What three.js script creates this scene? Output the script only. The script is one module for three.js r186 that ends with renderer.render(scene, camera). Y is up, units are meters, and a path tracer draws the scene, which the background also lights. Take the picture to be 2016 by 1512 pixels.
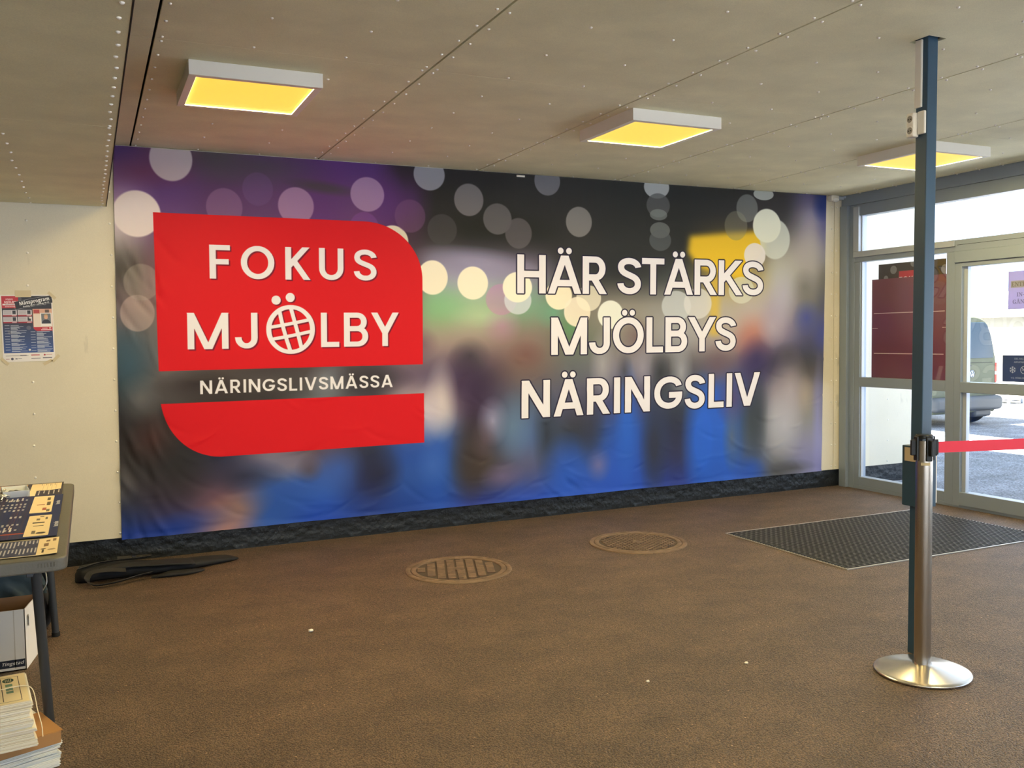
import * as THREE from 'three';
import { RoundedBoxGeometry } from 'three/addons/geometries/RoundedBoxGeometry.js';
import { mergeGeometries } from 'three/addons/utils/BufferGeometryUtils.js';
import { RectAreaLightUniformsLib } from 'three/addons/lights/RectAreaLightUniformsLib.js';

// ---------------------------------------------------------------- camera, sky, sun, exposure
RectAreaLightUniformsLib.init();
const scene = new THREE.Scene();
const camera = new THREE.PerspectiveCamera(45.83, 2016 / 1512, 0.05, 200);
camera.position.set(0, 1.412, 0);
camera.rotation.set(-0.05054, -0.43580, -0.01304, 'YXZ');
scene.background = new THREE.Color(1.6, 2.0, 2.55);
scene.environment = null;
const sun = new THREE.DirectionalLight(new THREE.Color(1, 0.97, 0.92), 88);
sun.position.set(-16.8, 22, -3); sun.target.position.set(0, 0, 0);
sun.castShadow = true; sun.shadow.radius = 1.5; sun.shadow.mapSize.set(2048, 2048);
Object.assign(sun.shadow.camera, { left: -25, right: 25, top: 25, bottom: -25, near: 1, far: 80 });
scene.add(sun, sun.target);
const LAMP_GLOW = 35;                                        // radiance of the ceiling lamps
const LAMP_COLOR = new THREE.Color(1, 0.79, 0.36);
const renderer = new THREE.WebGLRenderer({ antialias: true });
renderer.toneMapping = THREE.LinearToneMapping;
renderer.toneMappingExposure = 1.38;
renderer.shadowMap.enabled = true;

// ---------------------------------------------------------------- helpers
let seed = 7;
const rnd = () => { seed = (seed + 0x6d2b79f5) | 0; let t = Math.imul(seed ^ (seed >>> 15), 1 | seed); t = (t + Math.imul(t ^ (t >>> 7), 61 | t)) ^ t; return ((t ^ (t >>> 14)) >>> 0) / 4294967296; };
const rr = (a, b) => a + (b - a) * rnd();
const used = new Map();
function numbered(name) {
  const n = used.get(name) ?? 0; used.set(name, n + 1);
  return n ? name + '_' + String(n).padStart(3, '0') : name;
}
function shade(o) { o.castShadow = true; o.receiveShadow = true; return o; }
function part(name, geo, mat, parent, label) {
  const m = shade(new THREE.Mesh(Array.isArray(geo) ? mg(geo) : geo, mat));
  m.name = name; parent.add(m); if (label) m.userData.label = label;
  return m;
}
function tag(o, label, category, group) { o.userData.label = label; o.userData.category = category; if (group) o.userData.group = group; return o; }
function thing(name, label, category, pos = [0, 0, 0], turn = 0, group) {
  const o = new THREE.Group(); o.name = numbered(name); o.position.set(...pos); o.rotation.y = turn; scene.add(o);
  return tag(o, label, category, group);
}
function solo(name, geo, mat, label, category, pos = [0, 0, 0], group) {
  const o = part(numbered(name), geo, mat, scene); o.position.set(...pos);
  return tag(o, label, category, group);
}
function struct(name, geo, mat) { const o = geo ? part(name, geo, mat, scene) : new THREE.Group(); if (!geo) { o.name = name; scene.add(o); } o.userData.kind = 'structure'; return o; }
function mg(list) {
  return mergeGeometries(list.map((g) => { const n = g.index ? g.toNonIndexed() : g; for (const k of Object.keys(n.attributes)) if (!['position', 'normal', 'uv'].includes(k)) n.deleteAttribute(k); return n; }));
}
function box(x0, x1, y0, y1, z0, z1) { return new THREE.BoxGeometry(x1 - x0, y1 - y0, z1 - z0).translate((x0 + x1) / 2, (y0 + y1) / 2, (z0 + z1) / 2); }
function rbox(x0, x1, y0, y1, z0, z1, r = 0.003, s = 2) { return new RoundedBoxGeometry(x1 - x0, y1 - y0, z1 - z0, s, Math.min(r, (x1 - x0) / 2.01, (y1 - y0) / 2.01, (z1 - z0) / 2.01)).translate((x0 + x1) / 2, (y0 + y1) / 2, (z0 + z1) / 2); }
function cyl(r0, r1, h, x, y, z, seg = 24) { return new THREE.CylinderGeometry(r0, r1, h, seg).translate(x, y, z); }
function tube(pts, r, seg = 40, rad = 8) { return new THREE.TubeGeometry(new THREE.CatmullRomCurve3(pts.map((p) => new THREE.Vector3(...p))), seg, r, rad); }
function rod(a, b, r, seg = 16) {
  const A = new THREE.Vector3(...a), B = new THREE.Vector3(...b), d = B.clone().sub(A), g = new THREE.CylinderGeometry(r, r, d.length(), seg);
  g.applyQuaternion(new THREE.Quaternion().setFromUnitVectors(new THREE.Vector3(0, 1, 0), d.normalize()));
  return g.translate((A.x + B.x) / 2, (A.y + B.y) / 2, (A.z + B.z) / 2);
}
// uv in metres, taken along the axes across each face's own normal
function metric(g) {
  if (g.index) g = g.toNonIndexed();
  const p = g.attributes.position, n = g.attributes.normal, uv = new Float32Array(p.count * 2);
  for (let i = 0; i < p.count; i++) {
    const ax = Math.abs(n.getX(i)), ay = Math.abs(n.getY(i)), az = Math.abs(n.getZ(i)), x = p.getX(i), y = p.getY(i), z = p.getZ(i);
    if (ay >= ax && ay >= az) uv.set([x, -z], i * 2); else if (ax >= az) uv.set([z, y], i * 2); else uv.set([x, y], i * 2);
  }
  g.setAttribute('uv', new THREE.BufferAttribute(uv, 2)); return g;
}
// lattice noise that repeats
const LAT = Array.from({ length: 64 * 64 }, () => rnd());
function vnoise(x, y, per) {
  const ix = Math.floor(x), iy = Math.floor(y), fx = x - ix, fy = y - iy, s = fx * fx * (3 - 2 * fx), t = fy * fy * (3 - 2 * fy);
  const L = (a, b) => LAT[((((b % per) + per) % per) % 64) * 64 + ((((a % per) + per) % per) % 64)];
  return (L(ix, iy) * (1 - s) + L(ix + 1, iy) * s) * (1 - t) + (L(ix, iy + 1) * (1 - s) + L(ix + 1, iy + 1) * s) * t;
}
const fbm = (x, y, per, o = 4) => { let v = 0, a = 0.5, s = 0; for (let i = 0; i < o; i++) { v += a * vnoise(x, y, per); s += a; x = x * 2 + 17; y = y * 2 + 5; per = Math.min(64, per * 2); a *= 0.5; } return v / s; };
function dataTex(size, f, metres, color = true) {
  const d = new Uint8Array(size * size * 4);
  for (let y = 0; y < size; y++) for (let x = 0; x < size; x++) { const c = f(x, y); const i = (y * size + x) * 4; d[i] = c[0]; d[i + 1] = c[1]; d[i + 2] = c[2]; d[i + 3] = 255; }
  const t = new THREE.DataTexture(d, size, size);
  t.wrapS = t.wrapT = THREE.RepeatWrapping; t.magFilter = THREE.LinearFilter; t.minFilter = THREE.LinearMipmapLinearFilter; t.generateMipmaps = true;
  if (color) t.colorSpace = THREE.SRGBColorSpace;
  t.repeat.set(1 / metres, 1 / metres); t.needsUpdate = true; return t;
}
function canvasTex(w, h, draw) {
  const c = document.createElement('canvas'); c.width = w; c.height = h; draw(c.getContext('2d'), w, h);
  const t = new THREE.CanvasTexture(c); t.colorSpace = THREE.SRGBColorSpace; return t;
}
const std = (color, roughness = 0.6, metalness = 0, extra = {}) => new THREE.MeshStandardMaterial({ color, roughness, metalness, ...extra });
const phys = (o) => new THREE.MeshPhysicalMaterial(o);

// ---------------------------------------------------------------- materials
const grain = new Float32Array(1024 * 1024);
for (let i = 0; i < grain.length; i++) grain[i] = rnd();
const gr = (x, y) => grain[((y & 1023) << 10) | (x & 1023)];
// asphalt grit: every stone is a cell with its own tone
function grit(size, cell) {
  const n = Math.round(size / cell), px = [], h = new Float32Array(size * size), id = new Float32Array(size * size);
  for (let i = 0; i < n * n; i++) px.push([rnd(), rnd(), rnd(), rnd()]);
  for (let y = 0; y < size; y++) for (let x = 0; x < size; x++) {
    const gx = x / cell, gy = y / cell, cx = Math.floor(gx), cy = Math.floor(gy); let best = 9, bi = 0;
    for (let j = -1; j <= 1; j++) for (let i = -1; i <= 1; i++) {
      const q = ((cy + j + n) % n) * n + ((cx + i + n) % n), p = px[q], dx = cx + i + p[0] - gx, dy = cy + j + p[1] - gy, d = (dx * dx + dy * dy) / (0.5 + p[2]);
      if (d < best) { best = d; bi = q; }
    }
    h[y * size + x] = Math.max(0, 1 - best * 1.7) * (0.45 + 0.55 * px[bi][2]); id[y * size + x] = px[bi][3];
  }
  return { h, id };
}
const GR = grit(1024, 5);
const floorMap = dataTex(1024, (x, y) => {
  const i = y * 1024 + x, big = fbm(x / 128, y / 128, 8, 4), t = GR.id[i], h = GR.h[i];
  let k = 0.6 + 0.58 * h + (t - 0.5) * 0.3 + (big - 0.5) * 0.3 + (gr(x, y) - 0.5) * 0.12;
  const w = t > 0.9985 && h > 0.3 ? 1.5 : 1;
  k = Math.max(0.15, k) * w;
  return [Math.min(255, 104 * k), Math.min(255, 85 * k), Math.min(255, 68 * k)];
}, 1.1);
const floorBump = dataTex(1024, (x, y) => { const v = 255 * Math.min(1, GR.h[y * 1024 + x]); return [v, v, v]; }, 1.1, false);
const M = {};
M.floor = std(0xffffff, 0.56, 0, { map: floorMap, bumpMap: floorBump, bumpScale: 0.004 });
const groundMap = dataTex(1024, (x, y) => {
  const i = y * 1024 + x, big = fbm(x / 100 + 9, y / 100, 8, 4), k = 0.75 + 0.35 * GR.h[i] + (GR.id[i] - 0.5) * 0.35 + (big - 0.5) * 0.4;
  return [Math.min(255, 121 * k), Math.min(255, 126 * k), Math.min(255, 134 * k)];
}, 3);
M.ground = std(0xffffff, 0.95, 0, { map: groundMap, bumpMap: floorBump.clone(), bumpScale: 0.003 });
M.ground.bumpMap.repeat.set(1 / 3, 1 / 3);
// fibre-cement ceiling board: fine speckle, faint smudges
const boardMap = dataTex(512, (x, y) => { const k = 0.95 + (gr(x, y) - 0.5) * 0.05 + (fbm(x / 64, y / 64, 8, 4) - 0.5) * 0.09; return [244 * k, 238 * k, 202 * k]; }, 1.3);
M.board = std(0xffffff, 0.75, 0, { map: boardMap });
const wallMap = dataTex(1024, (x, y) => {
  let k = 0.97 + (gr(x, y) - 0.5) * 0.03 + (fbm(x / 128 + 3, y / 128, 8, 4) - 0.5) * 0.05;
  const scuff = fbm(x / 20, y / 60, 16, 4) * fbm(x / 150 + 7, y / 150 + 2, 6, 3);
  if (scuff > 0.5) k -= (scuff - 0.5) * 0.6;
  return [227 * k, 217 * k, 192 * k];
}, 2.6);
M.wall = std(0xffffff, 0.6, 0, { map: wallMap });
const plinthBump = dataTex(512, (x, y) => { const v = 255 * Math.pow(fbm(x / 24, y / 24, 21, 5), 1.4); return [v, v, v]; }, 0.8, false);
const plinthMap = dataTex(512, (x, y) => { const a = fbm(x / 40 + 2, y / 40, 13, 4), c = gr(x >> 1, y >> 1) > 0.9985 ? 4 : 1, k = (0.75 + 0.5 * a) * c; return [Math.min(200, 21 * k), Math.min(200, 25 * k), Math.min(200, 28 * k)]; }, 0.8);
M.plinth = std(0xffffff, 0.42, 0, { map: plinthMap, bumpMap: plinthBump, bumpScale: 0.007 });
M.black = std(0x0a0a0b, 0.8);
M.backing = std(0x14120f, 0.95);
M.screw = std(0xf4efe4, 0.3, 0.15);
M.whitePaint = std(0xe8e4da, 0.45);
M.aluGrey = std(new THREE.Color(0.27, 0.32, 0.39), 0.42, 0.25);
M.aluLight = std(new THREE.Color(0.42, 0.46, 0.52), 0.4, 0.25);
M.gasket = std(0x1b1c1e, 0.8);
M.glass = phys({ color: 0xffffff, roughness: 0, metalness: 0, transmission: 1, thickness: 0, ior: 1.5 });
M.postPaint = std(new THREE.Color(0.022, 0.062, 0.11), 0.38);
M.whitePlastic = std(0xe6e1d6, 0.4);
M.darkPlastic = std(0x15181b, 0.38);
const brushed = dataTex(256, (x, y) => { const v = 120 + 90 * gr(x, 7) + 20 * gr(x, y); return [v, v, v]; }, 1, false);
M.steel = phys({ color: new THREE.Color(0.5, 0.45, 0.38), roughness: 0.27, metalness: 1, anisotropy: 0.5 });
M.steelBase = phys({ color: new THREE.Color(0.66, 0.63, 0.59), roughness: 0.24, metalness: 1 });
M.belt = std(new THREE.Color(0.72, 0.03, 0.07), 0.6);
const rustMap = dataTex(512, (x, y) => { const k = 0.7 + 0.5 * fbm(x / 30, y / 30, 17, 5) + (gr(x, y) - 0.5) * 0.25; return [121 * k, 101 * k, 85 * k]; }, 0.6);
M.iron = std(0xffffff, 0.75, 0.15, { map: rustMap });
M.grooveShade = std(new THREE.Color(0.068, 0.053, 0.042), 0.95);  // lid between the tread pads: groove shade put into the colour
M.nylon = std(new THREE.Color(0.01, 0.01, 0.011), 0.8);
M.nylonStrap = std(new THREE.Color(0.016, 0.015, 0.015), 0.7);

// ---------------------------------------------------------------- the room
const ZW = -6.33, CE = 2.667, XD = 6.30, ZR = 4.2, XL = -4.2;
const YS = 2.274, XS = 0.131;                                 // soffit
// the floor is open over the grate's well, which is 6 cm deep
struct('floor', metric(mg([box(XL - 0.2, 4.07, -0.2, 0, ZW - 0.25, ZR + 0.2), box(5.941, 6.42, -0.2, 0, ZW - 0.25, ZR + 0.2), box(4.07, 5.941, -0.2, 0, ZW - 0.25, -5.166), box(4.07, 5.941, -0.2, 0, -4.024, ZR + 0.2), box(4.07, 5.941, -0.2, -0.06, -5.166, -4.024)])), M.floor);
// back wall: backing, board panels, screws; the wall runs on outside past the glazing
const wallBack = struct('wall_back', metric(box(XL - 0.2, 7.36, 0, 3.2, ZW - 0.25, ZW - 0.03)), M.backing);
const dome = new THREE.SphereGeometry(0.0072, 10, 5, 0, Math.PI * 2, 0, Math.PI / 2).scale(1, 0.85, 1);
const domesAt = (list, place) => mg(list.map(([a, b]) => place(dome.clone(), a, b)));
function wallPanel(x0, x1, y0, y1, screws) {
  const p = part('wall_panel', metric(rbox(x0, x1, y0, y1, ZW - 0.03, ZW, 0.002)), M.wall, wallBack);
  if (!screws.length) return;
  const heads = part('screw_heads', domesAt(screws, (g, x, y) => g.rotateX(Math.PI / 2).translate(x, y, ZW)), M.screw, p);
  heads.userData.kind = 'stuff';
}
const column = (x, y0 = 0.19) => Array.from({ length: 13 }, (_, i) => [x + rr(-0.006, 0.006), y0 + i * 0.198]);
wallPanel(XL, -1.52, 0.157, CE, []);
wallPanel(-1.516, 6.216, 0.157, CE, [...column(-0.92), ...column(-0.32), ...column(0.15), ...column(6.19)]);
wallPanel(6.22, 7.3, 0.157, 3.2, [...column(6.245), ...column(6.9)]);
struct('baseboard_back', metric(box(XL, 7.34, -0.05, 0.157, ZW - 0.2, ZW - 0.022)), M.plinth);
struct('wall_left', metric(box(XL - 0.2, XL, 0, CE, ZW, ZR)), M.wall);
struct('wall_rear', metric(mg([box(XL - 0.2, -3.4, 0, CE, ZR, ZR + 0.2), box(4.6, 6.5, 0, CE, ZR, ZR + 0.2), box(-3.4, 4.6, 2.2, CE, ZR, ZR + 0.2)])), M.wall);
const window4 = struct('added_window_4');                            // unseen glazed entrance added behind the viewpoint to brighten the ceiling
part('window_frame', [-3.4, -1.42, 0.57, 2.56, 4.54].map((x) => rbox(x, x + 0.06, 0, 2.2, ZR + 0.05, ZR + 0.13, 0.004, 1)), M.aluGrey, window4);
for (const x of [-3.4, -1.42, 0.57, 2.56]) part('pane', box(x + 0.05, x + 1.95, 0.01, 2.2, ZR + 0.09, ZR + 0.096), M.glass, window4);
struct('wall_right', metric(box(XD, 6.5, 0, CE, 3.4, ZR)), M.wall);
// ceiling boards with open joints under a dark slab
const ceiling = struct('ceiling', metric(box(XL - 0.2, 6.5, CE + 0.06, 3.2, ZW - 0.25, ZR + 0.2)), M.backing);
const JX = [0.136, 0.287, 1.487, 2.687, 3.884, 5.07, 6.262, 6.30], JZ = [ZW, -4.07, -1.66, 0.75, 3.16, ZR];
const POST = { x: 3.318, z: -2.843 };                          // where the steel post meets the ceiling
for (let i = 0; i + 1 < JX.length; i++) for (let k = 0; k + 1 < JZ.length; k++) {
  const x0 = JX[i] + (i ? 0.0055 : 0), x1 = JX[i + 1] - 0.0055, z0 = JZ[k] + 0.0012, z1 = JZ[k + 1] - 0.0012;
  const s = new THREE.Shape([[x0, -z1], [x1, -z1], [x1, -z0], [x0, -z0]].map((p) => new THREE.Vector2(...p)));
  if (x0 < POST.x && x1 > POST.x && z0 < POST.z && z1 > POST.z) {
    const r = 0.052, h = new THREE.Path(); h.moveTo(POST.x - r, -POST.z - r); h.lineTo(POST.x - r, -POST.z + r); h.lineTo(POST.x + r, -POST.z + r); h.lineTo(POST.x + r, -POST.z - r); s.holes.push(h);
  }
  const g = new THREE.ExtrudeGeometry(s, { depth: 0.012, bevelEnabled: false }).rotateX(-Math.PI / 2).translate(0, CE, 0);
  const p = part('ceiling_panel', metric(g), M.board, ceiling);
  const heads = [], w = x1 - x0;
  for (let z = z0 + 0.03; z < z1; z += 0.2) { heads.push([x0 + 0.025, z]); if (w > 0.5) heads.push([x1 - 0.025, z + 0.02]); }
  if (w > 0.5) for (let z = z0 + 0.04; z < z1; z += 0.38) { heads.push([x0 + w / 3 + rr(-0.01, 0.01), z + rr(-0.01, 0.01)], [x0 + 2 * w / 3 + rr(-0.01, 0.01), z + rr(-0.01, 0.01)]); }
  if (heads.length && z0 < 0.5) part('screw_heads', domesAt(heads, (g2, x, z) => g2.rotateX(Math.PI).translate(x, CE, z)), M.screw, p).userData.kind = 'stuff';
}
// lowered ceiling on the left
const soffit = struct('ceiling_lowered', metric(box(XL, XS - 0.01, YS + 0.014, CE + 0.02, ZW, ZR)), M.backing);
for (const [x0, x1] of [[XL, -2.28], [-2.276, -1.08], [-1.076, XS]]) {
  for (const [z0, z1] of [[ZW + 0.012, -4.0], [-3.9985, -1.6], [-1.5985, 0.8], [0.8015, ZR]]) {
    const p = part('ceiling_panel', metric(rbox(x0, x1, YS, YS + 0.014, z0, z1, 0.0015, 1)), M.board, soffit);
    if (x1 < -1 || z0 > 0.5) continue;
    const heads = [];
    for (let z = z0 + 0.02; z < z1; z += 0.12) heads.push([x1 - 0.025 + rr(-0.004, 0.004), z]);
    for (let z = z0 + 0.04; z < z1; z += 0.2) { heads.push([x1 - 0.42 + rr(-0.006, 0.006), z]); heads.push([x1 - 0.8 + rr(-0.006, 0.006), z]); }
    part('screw_heads', domesAt(heads, (g2, x, z) => g2.rotateX(Math.PI).translate(x, YS, z)), M.screw, p).userData.kind = 'stuff';
  }
}
struct('trim_1', box(XS + 0.0005, XS + 0.0045, YS - 0.001, CE, ZW + 0.01, ZR), M.black);

// ---------------------------------------------------------------- glazed front: frames, panes, sliding doors
const F = M.aluGrey;
function fr(y0, y1, z0, z1, x0 = XD, x1 = XD + 0.1, r = 0.004) { return rbox(x0, x1, y0, y1, Math.min(z0, z1), Math.max(z0, z1), r, 1); }
const trim2 = struct('trim_2', [fr(2.57, CE + 0.3, ZW, 3.4, XD + 0.002, XD + 0.14), fr(0, 0.03, ZW, 3.4, XD + 0.015, XD + 0.1, 0.002)], F);      // head channel and threshold
const window1 = struct('window_1');
part('window_frame', [fr(0, 2.57, ZW + 0.005, -6.24, XD - 0.02, XD + 0.1), fr(0, 2.57, -6.24, -6.18, XD + 0.012), fr(2.466, 2.57, -6.18, 3.4, XD + 0.012),
  fr(2.055, 2.105, -6.18, -5.12, XD + 0.012), fr(0.03, 0.112, -6.116, -5.205, XD + 0.015), fr(0.932, 1.018, -6.116, -5.205, XD + 0.012),
  fr(0.012, 2.0545, -6.1795, -6.116, XD + 0.016), fr(0.012, 2.0545, -5.205, -5.121, XD + 0.0125)], F, window1);
part('opening_sash', [fr(2.097, 2.148, -6.18, -5.1195, XD - 0.006), fr(2.148, 2.55, -6.18, -6.116, XD - 0.006)], M.aluLight, window1);
part('glazing_bead', [fr(2.149, 2.466, -6.117, -6.106, XD + 0.03, XD + 0.06, 0.001), fr(1.018, 2.055, -6.117, -6.104, XD + 0.03, XD + 0.06, 0.001), fr(0.112, 0.932, -6.117, -6.104, XD + 0.03, XD + 0.06, 0.001)], M.aluLight, window1);
const pane = (name, y0, y1, z0, z1, parent) => part(name, box(XD + 0.056, XD + 0.062, y0, y1, z0, z1), M.glass, parent);
pane('pane', 2.14, 2.48, -6.14, -5.12, window1); pane('pane', 1.0, 2.08, -6.14, -5.19, window1); pane('pane', 0.1, 0.95, -6.14, -5.19, window1);
const window2 = struct('window_2');
part('window_frame', [fr(2.055, 2.148, -5.118, 3.4, XD + 0.004), fr(1.965, 2.055, -5.118, 3.4, XD - 0.01, XD + 0.1), fr(2.148, 2.466, -4.06, -4.0, XD + 0.012), fr(2.148, 2.466, -2.96, -2.9, XD + 0.012)], F, window2);
part('top_rail_seam', box(XD + 0.003, XD + 0.01, 2.105, 2.108, -5.1, 3.4), M.gasket, window2);
for (const [a, b] of [[-5.115, -4.03], [-4.03, -2.93], [-2.93, -1.62], [-1.6, 0.9], [0.9, 3.4]]) pane('pane', 2.14, 2.48, a, b, window2);
function doorLeaf(name, z0, z1) {
  const d = struct(name);
  part('door_frame', [fr(0.012, 1.962, z0, z0 + 0.062, XD + 0.004, XD + 0.09), fr(0.012, 1.962, z1 - 0.062, z1, XD + 0.004, XD + 0.09), fr(0.022, 0.13, z0 + 0.06, z1 - 0.06, XD + 0.004, XD + 0.09), fr(0.93, 1.015, z0 + 0.06, z1 - 0.06, XD + 0.004, XD + 0.09), fr(1.93, 1.964, z0 + 0.06, z1 - 0.06, XD + 0.004, XD + 0.09)], F, d);
  part('glazing_bead', [fr(1.015, 1.93, z0 + 0.062, z0 + 0.096, XD + 0.032, XD + 0.07, 0.001), fr(0.13, 0.93, z0 + 0.062, z0 + 0.096, XD + 0.032, XD + 0.07, 0.001)], M.aluLight, d);
  part('door_gasket', [box(XD + 0.02, XD + 0.08, 0.02, 1.96, z0 - 0.004, z0)], M.gasket, d);
  pane('pane', 1.0, 1.94, z0 + 0.05, z1 - 0.05, d); pane('pane', 0.12, 0.94, z0 + 0.05, z1 - 0.05, d);
  return d;
}
doorLeaf('door_1', -5.116, -4.04); doorLeaf('door_2', -4.034, -2.96);
const window3 = struct('window_3');
part('window_frame', [fr(0, 2.1, -2.955, -2.88, XD + 0.012), fr(0, 2.57, -1.68, -1.58, XD - 0.01), fr(0, 2.57, 0.86, 0.94, XD - 0.01), fr(0, 2.57, 3.34, 3.42, XD - 0.01), fr(0.03, 0.112, -2.88, 3.4, XD + 0.012), fr(0.932, 1.018, -2.88, 3.4, XD + 0.012)], F, window3);
for (const [a, b] of [[-2.9, -1.66], [-1.6, 0.88], [0.92, 3.36]]) { pane('pane', 1.0, 2.08, a, b, window3); pane('pane', 0.1, 0.95, a, b, window3); }

// ---------------------------------------------------------------- outside: ground and the building it stands in
struct('ground', metric(mg([box(6.42, 75, -0.25, -0.012, -60, 40), box(-40, 6.42, -0.25, -0.012, ZR + 0.2, 40)])), M.ground);
struct('wall_outside', metric(box(XL, 7.3, 0, 3.2, -16, ZW - 0.26)), M.wall);
struct('added_shadow_board_3', [box(7.1, 7.3, 5.2, 7.2, -17, -4.5), box(7.15, 7.25, 3.1, 5.2, -16, -15.8), box(7.15, 7.25, 3.1, 5.2, -6.6, -6.45)], M.aluGrey);   // unseen board added above the roof edge to cast a shadow band across the yard

// ---------------------------------------------------------------- ceiling lamps
M.diffuser = new THREE.MeshStandardMaterial({ color: 0xcdb67a, roughness: 0.5, emissive: new THREE.Color(1, 0.62, 0.06), emissiveIntensity: 0.72 });
function lamp(x, z, label) {
  const t = thing('ceiling_lamp', label, 'ceiling lamp', [x, CE, z], 0, 'square ceiling lamps');
  const o = 0.3, w = 0.035, H = 0.067;
  part('lamp_frame', [rbox(-o, o, -H, 0, o - w, o, 0.002, 1), rbox(-o, o, -H, 0, -o, -o + w, 0.002, 1), rbox(-o, -o + w, -H, 0, -o + w, o - w, 0.002, 1), rbox(o - w, o, -H, 0, -o + w, o - w, 0.002, 1)], M.whitePaint, t);
  part('diffuser', box(-o + w, o - w, -H + 0.006, -H + 0.012, -o + w, o - w), M.diffuser, t);
  const l = new THREE.RectAreaLight(LAMP_COLOR, LAMP_GLOW, 2 * (o - w), 2 * (o - w));
  l.position.set(0, -H + 0.004, 0); l.rotation.x = -Math.PI / 2; t.add(l);
  return t;
}
lamp(0.745, -4.61, 'square white ceiling lamp glowing yellow, leftmost and largest of the three, above the red logo');
lamp(3.055, -4.595, 'square white ceiling lamp glowing yellow, middle of the three, above the white slogan');
lamp(5.30, -4.575, 'square white ceiling lamp glowing yellow, rightmost, partly behind the dark steel post');
for (const [x, z] of [[0.745, -0.9], [3.055, -0.9], [1.9, 2.4]]) lamp(x, z, 'unseen square white ceiling lamp, added behind the viewpoint to brighten the room');  // lamps added out of view for more light in the room

// ---------------------------------------------------------------- the printed banner
const BOKEH = [
  [0.0580, 0.0239, 0.0223, 0.0576, 205, 195, 197, 0.85], [0.0221, 0.1684, 0.0243, 0.0592, 236, 222, 218, 0.97], [0.0207, 0.4210, 0.0176, 0.0470, 190, 165, 160, 0.55],
  [0.0256, 0.3421, 0.0185, 0.0469, 170, 160, 150, 0.40], [0.1134, 0.1418, 0.0198, 0.0504, 150, 112, 152, 0.55], [0.1503, 0.0891, 0.0171, 0.0444, 115, 85, 135, 0.45],
  [0.1934, 0.1289, 0.0208, 0.0507, 172, 136, 172, 0.80], [0.2786, 0.0870, 0.0209, 0.0486, 170, 138, 176, 0.85], [0.2745, 0.1809, 0.0180, 0.0445, 130, 75, 150, 0.50],
  [0.3097, 0.2159, 0.0200, 0.0451, 238, 232, 205, 0.90], [0.3571, 0.0199, 0.0204, 0.0463, 158, 158, 170, 0.85], [0.3321, 0.1423, 0.0198, 0.0477, 120, 80, 120, 0.50],
  [0.4096, 0.0866, 0.0200, 0.0481, 120, 117, 120, 0.90], [0.3738, 0.1780, 0.0195, 0.0457, 72, 70, 72, 0.70], [0.4490, 0.1392, 0.0200, 0.0469, 104, 102, 105, 0.85],
  [0.4788, 0.1797, 0.0191, 0.0467, 92, 89, 93, 0.85], [0.5202, 0.0156, 0.0190, 0.0450, 118, 118, 126, 0.90], [0.5678, 0.1365, 0.0199, 0.0476, 128, 125, 125, 0.95],
  [0.3609, 0.3179, 0.0201, 0.0505, 242, 234, 214, 1.00], [0.4149, 0.3324, 0.0211, 0.0495, 244, 236, 216, 1.00], [0.4546, 0.3809, 0.0221, 0.0474, 196, 132, 188, 0.50],
  [0.4779, 0.3828, 0.0195, 0.0437, 205, 212, 226, 0.80], [0.4773, 0.3433, 0.0211, 0.0465, 244, 238, 220, 1.00], [0.5377, 0.3675, 0.0200, 0.0446, 242, 234, 210, 0.95],
  [0.5833, 0.3756, 0.0193, 0.0410, 232, 226, 208, 0.80], [0.5656, 0.4186, 0.0204, 0.0472, 240, 230, 212, 0.90], [0.6175, 0.4277, 0.0203, 0.0459, 234, 236, 228, 0.95],
  [0.6911, 0.0115, 0.0211, 0.0370, 182, 186, 188, 0.90], [0.6940, 0.0700, 0.0196, 0.0393, 90, 92, 95, 0.80], [0.6946, 0.1006, 0.0145, 0.0184, 128, 134, 134, 0.70],
  [0.6972, 0.1508, 0.0167, 0.0263, 122, 128, 128, 0.70], [0.6978, 0.1837, 0.0183, 0.0352, 92, 98, 102, 0.70], [0.8490, 0.0623, 0.0197, 0.0482, 112, 115, 113, 0.85],
  [0.8292, 0.1239, 0.0206, 0.0503, 140, 138, 120, 0.45], [0.8789, 0.0105, 0.0188, 0.0208, 185, 190, 185, 0.85], [0.9016, 0.1644, 0.0285, 0.0703, 206, 211, 202, 0.85],
  [0.8861, 0.1189, 0.0262, 0.0591, 220, 223, 208, 1.00], [0.8643, 0.2228, 0.0199, 0.0427, 226, 220, 220, 0.95], [0.8405, 0.3442, 0.0233, 0.0463, 210, 214, 198, 0.70],
  [0.7260, 0.3999, 0.0251, 0.0514, 196, 202, 208, 0.80], [0.7629, 0.3908, 0.0243, 0.0520, 212, 212, 212, 0.80],
];

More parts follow.
